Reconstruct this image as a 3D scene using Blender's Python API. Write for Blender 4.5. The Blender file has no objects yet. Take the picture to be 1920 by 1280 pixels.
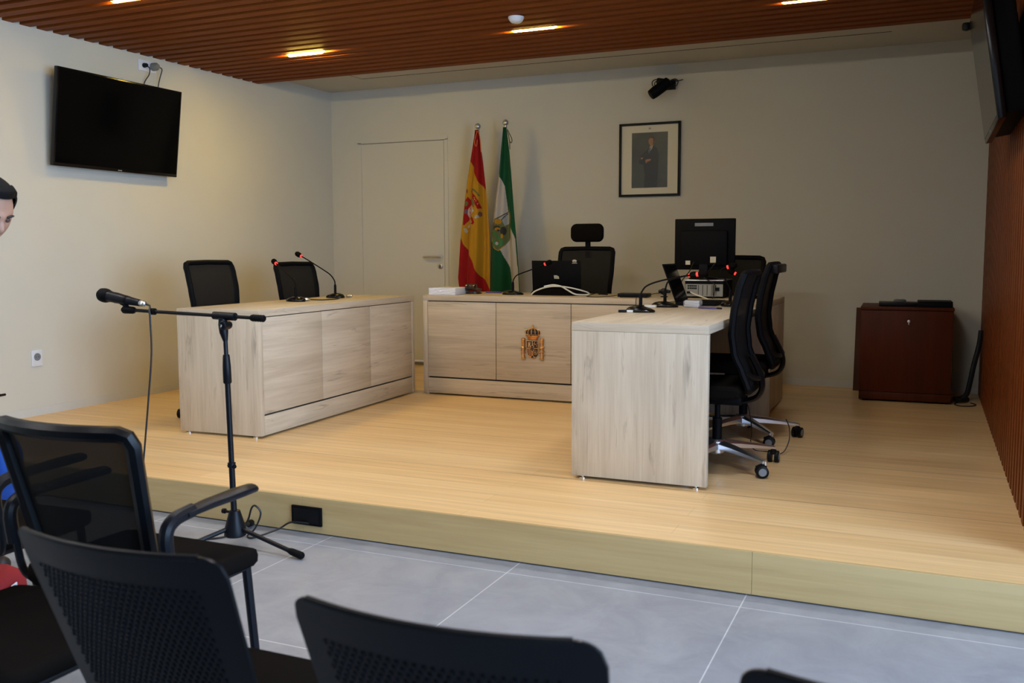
import bpy, bmesh, math, random
from mathutils import Vector, Matrix, Euler
random.seed(7)
C = bpy.context.scene.collection
PI = math.pi
H = 0.1618                      # height of the stage above the tiled floor
TOP = H + 0.74                  # desk tops
# ------------------------------------------------------------------ camera
CAM = Vector((0.4593, -3.3307, 1.2241)); ROT = Euler((1.47662, 0.00238, 0.41564)); FPX = 1766.57
RM = ROT.to_matrix()
def at(px, py, y):              # point on the vertical plane at depth y (used to lay out the flags)
    v = RM @ Vector(((px - 960) / FPX, -(py - 640) / FPX, -1))
    return CAM + v * ((y - CAM.y) / v.y)
cd = bpy.data.cameras.new('camera'); cam = bpy.data.objects.new('camera', cd); C.objects.link(cam)
cam.location = CAM; cam.rotation_euler = ROT
cd.sensor_width = 36; cd.lens = 36 * FPX / 1920; cd.clip_start = .05; cd.clip_end = 100
cd.dof.use_dof = True; cd.dof.focus_distance = 6.2; cd.dof.aperture_fstop = 6.3
bpy.context.scene.camera = cam

# ------------------------------------------------------------------ materials
def new_mat(name):
    m = bpy.data.materials.new(name); m.use_nodes = True
    nt = m.node_tree; return m, nt, nt.nodes['Principled BSDF']
def N(nt, t, **k):
    n = nt.nodes.new(t)
    for a, b in k.items():
        if a in n.inputs: n.inputs[a].default_value = b
        else: setattr(n, a, b)
    return n
def L(nt, a, b): nt.links.new(a, b)
def c4(c): return (c[0], c[1], c[2], 1)
def plain(name, col, rough=.5, metal=0, spec=.5, var=0, vscale=8, coat=0, bump=0, bscale=200):
    m, nt, p = new_mat(name)
    p.inputs['Base Color'].default_value = c4(col); p.inputs['Roughness'].default_value = rough
    p.inputs['Metallic'].default_value = metal; p.inputs['Specular IOR Level'].default_value = spec
    p.inputs['Coat Weight'].default_value = coat
    if var or bump: tc = N(nt, 'ShaderNodeTexCoord')
    if var:
        n = N(nt, 'ShaderNodeTexNoise', Scale=vscale, Detail=5); L(nt, tc.outputs['Object'], n.inputs['Vector'])
        r = N(nt, 'ShaderNodeValToRGB'); L(nt, n.outputs['Fac'], r.inputs['Fac'])
        r.color_ramp.elements[0].position = .3; r.color_ramp.elements[1].position = .7
        r.color_ramp.elements[0].color = c4([x * (1 - var) for x in col]); r.color_ramp.elements[1].color = c4([min(1, x * (1 + var)) for x in col])
        L(nt, r.outputs['Color'], p.inputs['Base Color'])
    if bump:
        n = N(nt, 'ShaderNodeTexNoise', Scale=bscale, Detail=3); L(nt, tc.outputs['Object'], n.inputs['Vector'])
        b = N(nt, 'ShaderNodeBump', Strength=bump, Distance=.002); L(nt, n.outputs['Fac'], b.inputs['Height']); L(nt, b.outputs['Normal'], p.inputs['Normal'])
    return m
def emit(name, col, s):
    m, nt, p = new_mat(name)
    p.inputs['Base Color'].default_value = c4(col); p.inputs['Emission Color'].default_value = c4(col); p.inputs['Emission Strength'].default_value = s
    return m
def wood(name, light, dark, axis, rough=.45, knots=.65, fine=1.0, spec=.4):
    """streaky wood grain running along axis 0, 1 or 2"""
    m, nt, p = new_mat(name)
    tc = N(nt, 'ShaderNodeTexCoord')
    def layer(along, across, detail, dist, seed):
        mp = N(nt, 'ShaderNodeMapping'); s = [across] * 3; s[axis] = along
        mp.inputs['Scale'].default_value = s; mp.inputs['Location'].default_value = (seed, seed * 1.7, seed * .6)
        L(nt, tc.outputs['Object'], mp.inputs['Vector'])
        n = N(nt, 'ShaderNodeTexNoise', Scale=1.0, Detail=detail, Distortion=dist, Roughness=.6); L(nt, mp.outputs['Vector'], n.inputs['Vector']); return n.outputs['Fac']
    a = layer(1.1 * fine, 14 * fine, 6, .6, 3.1); b = layer(2.4 * fine, 90 * fine, 4, .2, 7.7); k = layer(2.6 * fine, 26 * fine, 3, 1.2, 12.3)
    mx = N(nt, 'ShaderNodeMix', data_type='FLOAT'); mx.inputs[0].default_value = .35; L(nt, a, mx.inputs[2]); L(nt, b, mx.inputs[3])
    r = N(nt, 'ShaderNodeValToRGB'); L(nt, mx.outputs[0], r.inputs['Fac'])
    e = r.color_ramp.elements; e[0].position = .34; e[1].position = .6; e[0].color = c4(dark); e[1].color = c4(light)
    kr = N(nt, 'ShaderNodeValToRGB'); L(nt, k, kr.inputs['Fac'])
    kr.color_ramp.elements[0].position = .61; kr.color_ramp.elements[1].position = .74
    kr.color_ramp.elements[0].color = (0, 0, 0, 1); kr.color_ramp.elements[1].color = (knots, knots, knots, 1)
    cm = N(nt, 'ShaderNodeMix', data_type='RGBA'); L(nt, kr.outputs['Color'], cm.inputs[0]); L(nt, r.outputs['Color'], cm.inputs[6])
    cm.inputs[7].default_value = c4([x * .55 for x in dark])
    L(nt, cm.outputs[2], p.inputs['Base Color']); p.inputs['Roughness'].default_value = rough; p.inputs['Specular IOR Level'].default_value = spec
    bp = N(nt, 'ShaderNodeBump', Strength=.06, Distance=.002); L(nt, b, bp.inputs['Height']); L(nt, bp.outputs['Normal'], p.inputs['Normal'])
    return m
def planks(name):
    m, nt, p = new_mat(name); tc = N(nt, 'ShaderNodeTexCoord')
    mp = N(nt, 'ShaderNodeMapping'); mp.inputs['Location'].default_value = (.4, .03, 0); L(nt, tc.outputs['Object'], mp.inputs['Vector'])
    br = N(nt, 'ShaderNodeTexBrick', offset=.37, offset_frequency=2, squash=1); br.inputs['Scale'].default_value = 1
    br.inputs['Brick Width'].default_value = 2.3; br.inputs['Row Height'].default_value = .1333; br.inputs['Mortar Size'].default_value = .0007
    br.inputs['Color1'].default_value = c4((.86, .60, .30)); br.inputs['Color2'].default_value = c4((.79, .52, .235)); br.inputs['Mortar'].default_value = c4((.55, .36, .18)); br.inputs['Bias'].default_value = -.1
    L(nt, mp.outputs['Vector'], br.inputs['Vector'])
    g = N(nt, 'ShaderNodeMapping'); g.inputs['Scale'].default_value = (1.2, 40, 1); L(nt, tc.outputs['Object'], g.inputs['Vector'])
    n = N(nt, 'ShaderNodeTexNoise', Scale=1.0, Detail=6, Distortion=.5); L(nt, g.outputs['Vector'], n.inputs['Vector'])
    r = N(nt, 'ShaderNodeValToRGB'); L(nt, n.outputs['Fac'], r.inputs['Fac']); r.color_ramp.elements[0].position = .3; r.color_ramp.elements[1].position = .7
    r.color_ramp.elements[0].color = (.84, .80, .74, 1); r.color_ramp.elements[1].color = (1.06, 1.05, 1.03, 1)
    mu = N(nt, 'ShaderNodeMix', data_type='RGBA', blend_type='MULTIPLY'); mu.inputs[0].default_value = 1; L(nt, br.outputs['Color'], mu.inputs[6]); L(nt, r.outputs['Color'], mu.inputs[7])
    # dark joints between the floor sections, 0.8 m apart
    m2 = N(nt, 'ShaderNodeMapping'); m2.inputs['Location'].default_value = (20, -.767 + 8, 0); L(nt, tc.outputs['Object'], m2.inputs['Vector'])
    b2 = N(nt, 'ShaderNodeTexBrick', offset=0); b2.inputs['Scale'].default_value = 1; b2.inputs['Brick Width'].default_value = 90; b2.inputs['Row Height'].default_value = .8; b2.inputs['Mortar Size'].default_value = .0016
    L(nt, m2.outputs['Vector'], b2.inputs['Vector'])
    cm = N(nt, 'ShaderNodeMix', data_type='RGBA'); L(nt, b2.outputs['Fac'], cm.inputs[0]); L(nt, mu.outputs[2], cm.inputs[6]); cm.inputs[7].default_value = c4((.16, .085, .035))
    L(nt, cm.outputs[2], p.inputs['Base Color']); p.inputs['Roughness'].default_value = .34; p.inputs['Specular IOR Level'].default_value = .45
    return m
def tiles(name):
    m, nt, p = new_mat(name); tc = N(nt, 'ShaderNodeTexCoord')
    mp = N(nt, 'ShaderNodeMapping'); mp.inputs['Location'].default_value = (.983 + 8.85, .12 + 8.85, 0); L(nt, tc.outputs['Object'], mp.inputs['Vector'])
    br = N(nt, 'ShaderNodeTexBrick', offset=0); br.inputs['Scale'].default_value = 1
    br.inputs['Brick Width'].default_value = .885; br.inputs['Row Height'].default_value = .885; br.inputs['Mortar Size'].default_value = .0022; br.inputs['Mortar Smooth'].default_value = .1
    br.inputs['Color1'].default_value = (.285, .295, .32, 1); br.inputs['Color2'].default_value = (.305, .315, .34, 1); br.inputs['Mortar'].default_value = (.62, .62, .62, 1)
    L(nt, mp.outputs['Vector'], br.inputs['Vector'])
    n = N(nt, 'ShaderNodeTexNoise', Scale=4.5, Detail=9, Roughness=.68, Distortion=.6); L(nt, tc.outputs['Object'], n.inputs['Vector'])
    r = N(nt, 'ShaderNodeValToRGB'); L(nt, n.outputs['Fac'], r.inputs['Fac']); r.color_ramp.elements[0].position = .32; r.color_ramp.elements[1].position = .7
    r.color_ramp.elements[0].color = (.82, .82, .84, 1); r.color_ramp.elements[1].color = (1.12, 1.12, 1.1, 1)
    v = N(nt, 'ShaderNodeTexNoise', Scale=26, Detail=4, Roughness=.7); L(nt, tc.outputs['Object'], v.inputs['Vector'])
    vr = N(nt, 'ShaderNodeValToRGB'); L(nt, v.outputs['Fac'], vr.inputs['Fac']); vr.color_ramp.elements[0].position = .70; vr.color_ramp.elements[1].position = .80
    vr.color_ramp.elements[0].color = (0, 0, 0, 1); vr.color_ramp.elements[1].color = (.5, .5, .5, 1)
    mu = N(nt, 'ShaderNodeMix', data_type='RGBA', blend_type='MULTIPLY'); mu.inputs[0].default_value = 1; L(nt, br.outputs['Color'], mu.inputs[6]); L(nt, r.outputs['Color'], mu.inputs[7])
    sp = N(nt, 'ShaderNodeMix', data_type='RGBA'); L(nt, vr.outputs['Color'], sp.inputs[0]); L(nt, mu.outputs[2], sp.inputs[6]); sp.inputs[7].default_value = (.5, .5, .5, 1)
    L(nt, sp.outputs[2], p.inputs['Base Color']); p.inputs['Roughness'].default_value = .42; p.inputs['Specular IOR Level'].default_value = .35
    return m
def mesh_fabric(name, col, clear):
    m, nt, p = new_mat(name)
    p.inputs['Base Color'].default_value = c4(col); p.inputs['Roughness'].default_value = .8; p.inputs['Specular IOR Level'].default_value = .2
    t = N(nt, 'ShaderNodeBsdfTransparent'); mx = N(nt, 'ShaderNodeMixShader'); mx.inputs[0].default_value = clear
    L(nt, p.outputs[0], mx.inputs[1]); L(nt, t.outputs[0], mx.inputs[2]); L(nt, mx.outputs[0], nt.nodes['Material Output'].inputs['Surface'])
    return m
OAK_L, OAK_D = (.62, .52, .385), (.47, .375, .265)
M = dict(
    wall=plain('white_paint', (.63, .595, .495), .85, spec=.2, var=.012, vscale=2),
    ceil_white=plain('white_ceiling_paint', (.61, .58, .49), .9, spec=.2),
    skirt=plain('white_lacquer', (.62, .60, .53), .5),
    door=plain('door_lacquer', (.62, .59, .50), .5),
    stage=planks('beech_planks'), tile=tiles('grey_floor_tile'),
    riser=wood('riser_oak', (.57, .41, .185), (.45, .30, .12), 0, .4, .25, .5, spec=.5),
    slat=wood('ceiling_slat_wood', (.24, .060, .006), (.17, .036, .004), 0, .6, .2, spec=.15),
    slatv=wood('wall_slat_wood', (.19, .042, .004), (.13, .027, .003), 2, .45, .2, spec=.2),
    backing=plain('dark_backing', (.07, .018, .004), .8),
    oak_x=wood('grey_oak_lengthwise', OAK_L, OAK_D, 0), oak_y=wood('grey_oak_crosswise', OAK_L, OAK_D, 1), oak_z=wood('grey_oak_upright', OAK_L, OAK_D, 2),
    cherry=wood('cherry_veneer', (.085, .017, .003), (.06, .011, .002), 2, .5, .1, spec=.15),
    black=plain('black_plastic', (.003, .0035, .004), .45, spec=.2), matte=plain('matte_black_plastic', (.003, .003, .0035), .6, spec=.1),
    shell=plain('black_seat_plastic', (.002, .0028, .004), .34, spec=.18), gloss=plain('glossy_black', (.003, .003, .0035), .2, spec=.35),
    powder=plain('black_powder_coat', (.003, .004, .0065), .42, spec=.22), fabric=plain('black_upholstery', (.0075, .006, .005), .95, spec=.02, bump=.3, bscale=600),
    net=mesh_fabric('black_mesh_fabric', (.005, .005, .005), .026),
    screen=plain('tv_screen', (.0012, .0012, .0015), .10, spec=.13), alu=plain('polished_aluminium', (.86, .88, .92), .30, 1),
    steel=plain('brushed_steel', (.62, .60, .56), .3, 1), chrome=plain('chrome', (.85, .85, .85), .08, 1), grey=plain('grey_plastic', (.20, .21, .22), .5),
    gold=plain('antique_gold', (.80, .47, .20), .32, 1, var=.25, vscale=60), enamel=plain('dark_enamel', (.012, .009, .008), .3),
    pale=plain('pale_print', (.62, .58, .45), .6), bronze=plain('copper_gold', (.72, .33, .12), .35, 1), white=plain('white_plastic', (.75, .75, .76), .4), paper=plain('white_paper', (.78, .78, .82), .6),
    film=plain('clear_wrap', (.80, .80, .84), .12), purple=plain('purple_plastic', (.08, .06, .30), .4), red=plain('red_cloth', (.26, .008, .010), .8, bump=.4, bscale=120),
    led=emit('red_ring_light', (1, .05, .04), 1.0), lamp=emit('lamp_diffuser', (1, .68, .115), 130.0), lamp_high=emit('bright_lamp_diffuser', (1, .68, .115), 330.0), lamp_mid=emit('soft_lamp_diffuser', (1, .68, .115), 125.0), lamp_low=emit('weak_lamp_diffuser', (1, .68, .115), 22.0), lamp_cool=emit('cool_lamp_diffuser', (.95, .97, 1), 345.0), lamp_halo=plain('lamp_housing', (.5, .22, .07), .5),
    cable=plain('black_cable', (.010, .009, .009), .5), cable_w=plain('white_cable', (.75, .74, .68), .45), beige=plain('computer_beige', (.36, .36, .31), .5),
    dgap=plain('door_gap', (.20, .17, .12), .8), dslot=plain('dark_slot', (.02, .018, .016), .6), mat=plain('passe_partout', (.72, .66, .50), .8), photo_bg=plain('photo_green', (.040, .048, .032), .35, var=.35, vscale=6),
    suit=plain('photo_suit', (.016, .020, .020), .4), face=plain('photo_skin', (.33, .16, .08), .5), tie=plain('photo_tie', (.03, .09, .15), .5), shirt=plain('photo_shirt', (.35, .30, .22), .5), hair=plain('photo_hair', (.05, .03, .02), .5),
    wengue=plain('dark_turned_wood', (.030, .012, .008), .25, coat=.5),
    f_red=plain('flag_red', (.27, .003, .003), .75, spec=.2), f_yel=plain('flag_yellow', (.42, .205, .008), .75, spec=.2), f_grn=plain('flag_green', (.002, .062, .018), .7, spec=.2), f_wht=plain('flag_white', (.44, .39, .33), .8, spec=.2),
    f_brn=plain('crest_brown', (.14, .05, .02), .8), f_pur=plain('crest_purple', (.42, .06, .15), .8), f_gry=plain('crest_grey', (.30, .30, .27), .8), f_olv=plain('crest_olive', (.10, .11, .03), .8), f_blk=plain('crest_black', (.02, .018, .014), .8), f_dgr=plain('crest_green', (.03, .16, .035), .8), f_blu=plain('crest_blue', (.08, .09, .16), .8),
    cord=plain('orange_cord', (.65, .16, .03), .7), dkcord=plain('olive_cord', (.07, .07, .03), .7),
    skin=plain('skin', (.44, .24, .16), .5, var=.06, vscale=30), hairs=plain('dark_hair', (.005, .0045, .004), .7, spec=.15, bump=.6, bscale=150), jeans=plain('blue_trousers', (.012, .075, .36), .8, var=.35, vscale=9), shirt2=plain('dark_jacket', (.02, .025, .05), .85), shoe=plain('dark_shoes', (.02, .015, .012), .5),
    brow=plain('eyebrow', (.02, .012, .008), .7), lip=plain('lips', (.36, .13, .10), .5), eyew=plain('lowered_eyelid', (.10, .05, .035), .5),
)
for k in ('f_red', 'f_yel', 'f_grn', 'f_wht'): M[k].node_tree.nodes['Principled BSDF'].inputs['Sheen Weight'].default_value = .05

# ------------------------------------------------------------------ mesh helpers
def box(bm, a, b, bev=0, mi=0, seg=2):
    x0, y0, z0 = a; x1, y1, z1 = b
    v = [bm.verts.new(p) for p in ((x0,y0,z0),(x1,y0,z0),(x1,y1,z0),(x0,y1,z0),(x0,y0,z1),(x1,y0,z1),(x1,y1,z1),(x0,y1,z1))]
    fs = [bm.faces.new([v[i] for i in f]) for f in ((3,2,1,0),(4,5,6,7),(0,1,5,4),(1,2,6,5),(2,3,7,6),(3,0,4,7))]
    for f in fs: f.material_index = mi
    if bev:
        es = list({e for f in fs for e in f.edges})
        r = bmesh.ops.bevel(bm, geom=es, offset=bev, segments=seg, profile=.5, affect='EDGES')
        for f in r['faces']: f.material_index = mi
    return v
def xbox(bm, size, mat4, bev=0, mi=0):
    n0 = len(bm.verts); bm.verts.ensure_lookup_table()
    before = set(bm.verts)
    sx, sy, sz = [s / 2 for s in size]; box(bm, (-sx, -sy, -sz), (sx, sy, sz), bev, mi)
    for v in bm.verts:
        if v not in before: v.co = mat4 @ v.co
def frames(pts):
    out = []; n = len(pts); up = None
    for i in range(n):
        t = (pts[min(i + 1, n - 1)] - pts[max(i - 1, 0)])
        t = t.normalized() if t.length > 1e-9 else Vector((0, 0, 1))
        if up is None:
            a = Vector((0, 0, 1)) if abs(t.z) < .9 else Vector((1, 0, 0)); u = t.cross(a).normalized()
        else:
            u = (up - t * up.dot(t)); u = u.normalized() if u.length > 1e-6 else t.orthogonal().normalized()
        up = u; out.append((u, t.cross(u).normalized()))
    return out
def tube(bm, pts, r, seg=8, mi=0, cap=True, flat=None):
    """round tube through pts; r number or list; flat=(a,b) scales the two section axes"""
    pts = [Vector(p) for p in pts]; fr = frames(pts); rings = []
    for i, (p, (u, w)) in enumerate(zip(pts, fr)):
        rr = r[i] if isinstance(r, (list, tuple)) else r; fa, fb = flat or (1, 1)
        rings.append([bm.verts.new(p + u * (math.cos(2*PI*k/seg) * rr * fa) + w * (math.sin(2*PI*k/seg) * rr * fb)) for k in range(seg)])
    for a, b in zip(rings, rings[1:]):
        for k in range(seg): bm.faces.new((a[k], a[(k+1) % seg], b[(k+1) % seg], b[k])).material_index = mi
    if cap:
        bm.faces.new(rings[0][::-1]).material_index = mi; bm.faces.new(rings[-1]).material_index = mi
def spline(pts, n=6):
    P = [Vector(p) for p in pts]; P = [P[0] * 2 - P[1]] + P + [P[-1] * 2 - P[-2]]; out = []
    for i in range(1, len(P) - 2):
        for k in range(n):
            t = k / n; a, b, c, d = P[i-1:i+3]
            out.append(.5 * ((2*b) + (c-a)*t + (2*a-5*b+4*c-d)*t*t + (3*b-a-3*c+d)*t**3))
    return out + [P[-2]]
def lathe(bm, prof, seg=20, o=(0,0,0), mi=0, M4=None, cap=True):
    o = Vector(o); rings = []
    f = (lambda v: o + v) if M4 is None else (lambda v: M4 @ v)
    for r, z in prof: rings.append([bm.verts.new(f(Vector((max(r,1e-5)*math.cos(2*PI*k/seg), max(r,1e-5)*math.sin(2*PI*k/seg), z)))) for k in range(seg)])
    for a, b in zip(rings, rings[1:]):
        for k in range(seg): bm.faces.new((a[k], a[(k+1) % seg], b[(k+1) % seg], b[k])).material_index = mi
    if cap:
        bm.faces.new(rings[0][::-1]).material_index = mi; bm.faces.new(rings[-1]).material_index = mi
def prism(bm, poly, d0, d1, axes='xzy', mi=0, bev=0):
    """polygon in axes[0], axes[1], pushed from d0 to d1 along axes[2]"""
    ix = ['xyz'.index(a) for a in axes]
    def P(u, v, d):
        p = [0, 0, 0]; p[ix[0]] = u; p[ix[1]] = v; p[ix[2]] = d; return bm.verts.new(p)
    A = [P(u, v, d0) for u, v in poly]; B = [P(u, v, d1) for u, v in poly]; n = len(poly)
    fs = [bm.faces.new(A[::-1]), bm.faces.new(B)] + [bm.faces.new((A[i], A[(i+1) % n], B[(i+1) % n], B[i])) for i in range(n)]
    for f in fs: f.material_index = mi
    bmesh.ops.recalc_face_normals(bm, faces=fs)
    if bev:
        r = bmesh.ops.bevel(bm, geom=list({e for f in fs[:2] for e in f.edges}), offset=bev, segments=2, profile=.5, affect='EDGES')
        for f in r['faces']: f.material_index = mi
def rrect(x0, y0, x1, y1, r, n=5):
    out = []
    for cx, cy, a in ((x1-r, y0+r, -PI/2), (x1-r, y1-r, 0), (x0+r, y1-r, PI/2), (x0+r, y0+r, PI)):
        for k in range(n + 1): out.append((cx + r*math.cos(a + PI/2*k/n), cy + r*math.sin(a + PI/2*k/n)))
    return out
def B(): return bmesh.new()
def obj(name, bm, mats, parent=None, smooth=35, solid=0):
    me = bpy.data.meshes.new(name); bm.normal_update(); bm.to_mesh(me); bm.free()
    for m in (mats if isinstance(mats, (list, tuple)) else [mats]): me.materials.append(M[m] if isinstance(m, str) else m)
    if smooth:
        me.polygons.foreach_set('use_smooth', [True] * len(me.polygons)); me.set_sharp_from_angle(angle=math.radians(smooth))
    o = bpy.data.objects.new(name, me); C.objects.link(o)
    if parent: o.parent = parent
    if solid: s = o.modifiers.new('solid', 'SOLIDIFY'); s.thickness = solid; s.offset = 0
    return o
def tag(o, label, cat, group=None):
    o['label'] = label; o['category'] = cat
    if group: o['group'] = group
    return o
def thing(name, label, cat, loc=(0,0,0), rz=0, group=None):
    o = bpy.data.objects.new(name, None); C.objects.link(o); o.location = loc; o.rotation_euler = (0, 0, rz); o.empty_display_size = .1
    return tag(o, label, cat, group)
def struct(name, bm, mats, parent=None, smooth=0):
    o = obj(name, bm, mats, parent, smooth)
    if parent is None: o['kind'] = 'structure'
    return o
def dup(root, label, loc, rz=0, group=None):
    r = root.copy(); C.objects.link(r); r.location = loc; r.rotation_euler = (0, 0, rz); r['label'] = label
    if group: r['group'] = group
    for ch in list(root.children):
        c = ch.copy(); C.objects.link(c); c.parent = r
        for g in list(ch.children):
            d = g.copy(); C.objects.link(d); d.parent = c
    return r
def label_part(o, t): o['label'] = t; return o

# ------------------------------------------------------------------ the room
XL, XR, YB, YF, XF, YE = -4.888, .827, 4.458, -6.2, 3.75, .36
ZS, ZW, YC = 2.674, 2.762, 3.37          # slat underside, white ceiling, rear end of the slats
b = B(); box(b, (XL-.1, YF-.1, -.12), (XF+.1, YE, 0)); struct('floor', b, 'tile')
b = B(); box(b, (XL, .018, -.1), (XR+.03, YB, H)); struct('stage_platform', b, 'stage')
b = B()
for x0, x1 in ((XL, -2.0205), (-2.0195, -.0805), (-.0795, XR+.03)): box(b, (x0, 0, .006), (x1, .018, H), .0012)
struct('trim_1', b, 'riser')
b = B(); box(b, (XL-.12, YF-.12, -.1), (XL, YB+.12, 3.0)); struct('wall_left', b, 'wall')
b = B(); box(b, (XL-.12, YB, -.1), (XR+.3, YB+.12, 3.0)); struct('wall_back', b, 'wall')
b = B(); box(b, (XL-.12, YF-.12, -.1), (XF+.15, YF, 3.0)); struct('wall_front', b, 'wall')
# right wall: wood slats beside the stage; in front of it the room opens to the right, to a wide window
WY0, WY1, WZ0, WZ1 = -5.4, -.25, .35, 2.5
b = B()
xb = XR + .03
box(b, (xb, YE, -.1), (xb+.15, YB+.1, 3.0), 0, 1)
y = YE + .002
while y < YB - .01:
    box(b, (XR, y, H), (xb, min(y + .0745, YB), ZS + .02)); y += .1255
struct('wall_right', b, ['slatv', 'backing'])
b = B(); box(b, (xb+.15, YE, -.1), (XF+.15, YE+.12, 3.0)); struct('wall_side', b, 'wall')
b = B()
box(b, (XF, WY1, -.1), (XF+.15, YE, 3.0)); box(b, (XF, YF-.1, -.1), (XF+.15, WY0, 3.0)); box(b, (XF, WY0, -.1), (XF+.15, WY1, WZ0)); box(b, (XF, WY0, WZ1), (XF+.15, WY1, 3.0))
struct('wall_far_right', b, 'wall')
b = B()
for y in (WY0, WY0+1.28, WY0+2.56, WY0+3.84, WY1-.05): box(b, (XF+.02, y, WZ0), (XF+.09, y+.05, WZ1))
box(b, (XF+.02, WY0, WZ0), (XF+.09, WY1, WZ0+.05)); box(b, (XF+.02, WY0, WZ1-.05), (XF+.09, WY1, WZ1))
struct('window_1', b, 'grey')
# ceiling: wood slats running across the room, white strip at the back
b = B()
y = YC - .0745
while y > YF:
    box(b, (XL+.001, y, ZS), ((XR+.02) if y > YE else XF, y + .0745, ZS+.032)); y -= .1255
box(b, (XL, YF, ZS+.0315), (XF+.1, YC, ZS+.1), 0, 1)
struct('ceiling', b, ['slat', 'backing'])
b = B(); box(b, (XL, YC-.3, ZW), (XR+.1, YB, ZW+.1)); struct('ceiling_rear', b, 'ceil_white')
b = B(); box(b, (-4.215, 3.955, ZW-.002), (.16, 3.963, ZW+.01)); box(b, (-4.219, 3.6, ZW-.0015), (-4.215, 3.963, ZW+.01))
struct('trim_2', b, 'dslot')
b = B(); box(b, (XL, .02, H), (XL+.006, YB, H+.052)); box(b, (XL, YF, 0), (XL+.006, 0, .055)); struct('baseboard_left', b, 'skirt')
b = B(); box(b, (XL+.006, YB-.006, H), (-4.6, YB, H+.052)); box(b, (-3.62, YB-.006, H), (XR, YB, H+.052)); struct('baseboard_back', b, 'skirt')
# flush door in the back wall
dx0, dx1, dz1 = -4.544, -3.663, 2.253
b = B()
box(b, (dx0-.045, YB-.0045, H), (dx0-.006, YB+.01, dz1+.012)); box(b, (dx0-.045, YB-.0045, dz1+.006), (dx1+.045, YB+.01, dz1+.04)); box(b, (dx1+.006, YB-.0045, H), (dx1+.045, YB+.01, dz1+.012))
dr = struct('door_1', b, 'door')
b = B(); box(b, (dx0-.006, YB-.0015, H), (dx1+.006, YB+.002, dz1+.006)); obj('shadow_gap', b, 'dgap', dr, 0)
b = B(); box(b, (dx0-.003, YB-.007, H+.05), (dx1+.003, YB-.001, dz1-.001)); obj('door_leaf', b, 'door', dr, 0)
b = B(); box(b, (dx0, YB-.010, H+.028), (dx1-.003, YB-.001, H+.05), .002); label_part(obj('bottom_strip', b, 'alu', dr), 'aluminium strip')
b = B(); Mx = Matrix.Translation((-3.70, YB-.009, 1.183)) @ Matrix.Rotation(PI/2, 4, 'X')
lathe(b, [(.026, 0), (.026, .006), (.010, .007), (.010, .045)], 18, M4=Mx); tube(b, spline([(-3.70, YB-.05, 1.183), (-3.712, YB-.056, 1.183), (-3.84, YB-.056, 1.183), (-3.855, YB-.050, 1.183)], 4), .0095, 10)
label_part(obj('handle', b, 'steel', dr), 'steel lever handle')
b = B(); Mx = Matrix.Translation((-3.703, YB-.009, 1.098)) @ Matrix.Rotation(PI/2, 4, 'X'); lathe(b, [(.026, 0), (.026, .005), (.022, .007)], 20, M4=Mx, mi=0)
prism(b, rrect(-3.709, 1.080, -3.697, 1.112, .005), YB-.018, YB-.0155, mi=1)
label_part(obj('lock', b, ['steel', 'dslot'], dr), 'round steel keyhole plate')

# recessed strip lamps in the ceiling
def lamp(x, y, label, w=.31, mat='lamp', dep=.015):
    t = thing('ceiling_light', label, 'light', (x, y, ZS), 0, 'strip lamps between the ceiling slats')
    b = B(); rows = []                      # rounded lens showing just below the slats
    for k in range(9):
        a = PI*k/8; rows.append([b.verts.new((x, -.0205*math.cos(a), .010 - d*math.sin(a))) for x, d in ((-w/2, .0), (-w/2+.004, dep*.6), (-w/2+.014, dep), (w/2-.014, dep), (w/2-.004, dep*.6), (w/2, .0))])
    for A, Q2 in zip(rows, rows[1:]):
        for i in range(5): b.faces.new((A[i], A[i+1], Q2[i+1], Q2[i]))
    bmesh.ops.recalc_face_normals(b, faces=b.faces[:]); box(b, (-w/2, -.0205, .0102), (w/2, .0205, .026)); obj('diffuser', b, mat, t)
    b = B(); box(b, (-w/2-.03, -.025, .0262), (w/2+.03, .025, .0312)); obj('housing', b, 'lamp_halo', t, 0)
def gap(y):                    # nearest gap between two slats
    k = round((YC - .0745 - .0255 - y) / .1255); return YC - .0745 - .0255 - k * .1255
lamp(-3.770, gap(2.57), 'glowing strip lamp in the wood slat ceiling above the left desk, nearest the back wall', mat='lamp_high', dep=.021)
lamp(-1.962, gap(2.50), 'glowing strip lamp in the slat ceiling beside the white smoke detector')
lamp(-.235, gap(2.54), 'glowing strip lamp in the slat ceiling at the top right edge above the right desk', mat='lamp_low')
lamp(-3.78, gap(.91), 'glowing strip lamp in the slat ceiling above the left television, cut by the top edge', mat='lamp_mid')
for x, y in ((-1.97, .91), (-.2, .91), (-3.78, -.75), (-1.97, -.75), (-.2, -.75), (-3.78, -2.4), (-1.97, -2.4), (-.2, -2.4)):
    lamp(x, gap(y), 'strip lamp in the slat ceiling over the front of the room, above the picture', mat='lamp_cool')
t = thing('smoke_detector', 'small white dome smoke detector on the wood slat ceiling', 'smoke detector', (-1.935, 2.165, ZS))
b = B(); lathe(b, [(.048, -.012), (.05, -.002), (.05, 0)], 20); obj('base', b, 'white', t)
b = B(); lathe(b, [(.012, -.036), (.030, -.033), (.042, -.022), (.046, -.012)], 20); obj('dome', b, 'white', t)

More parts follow.
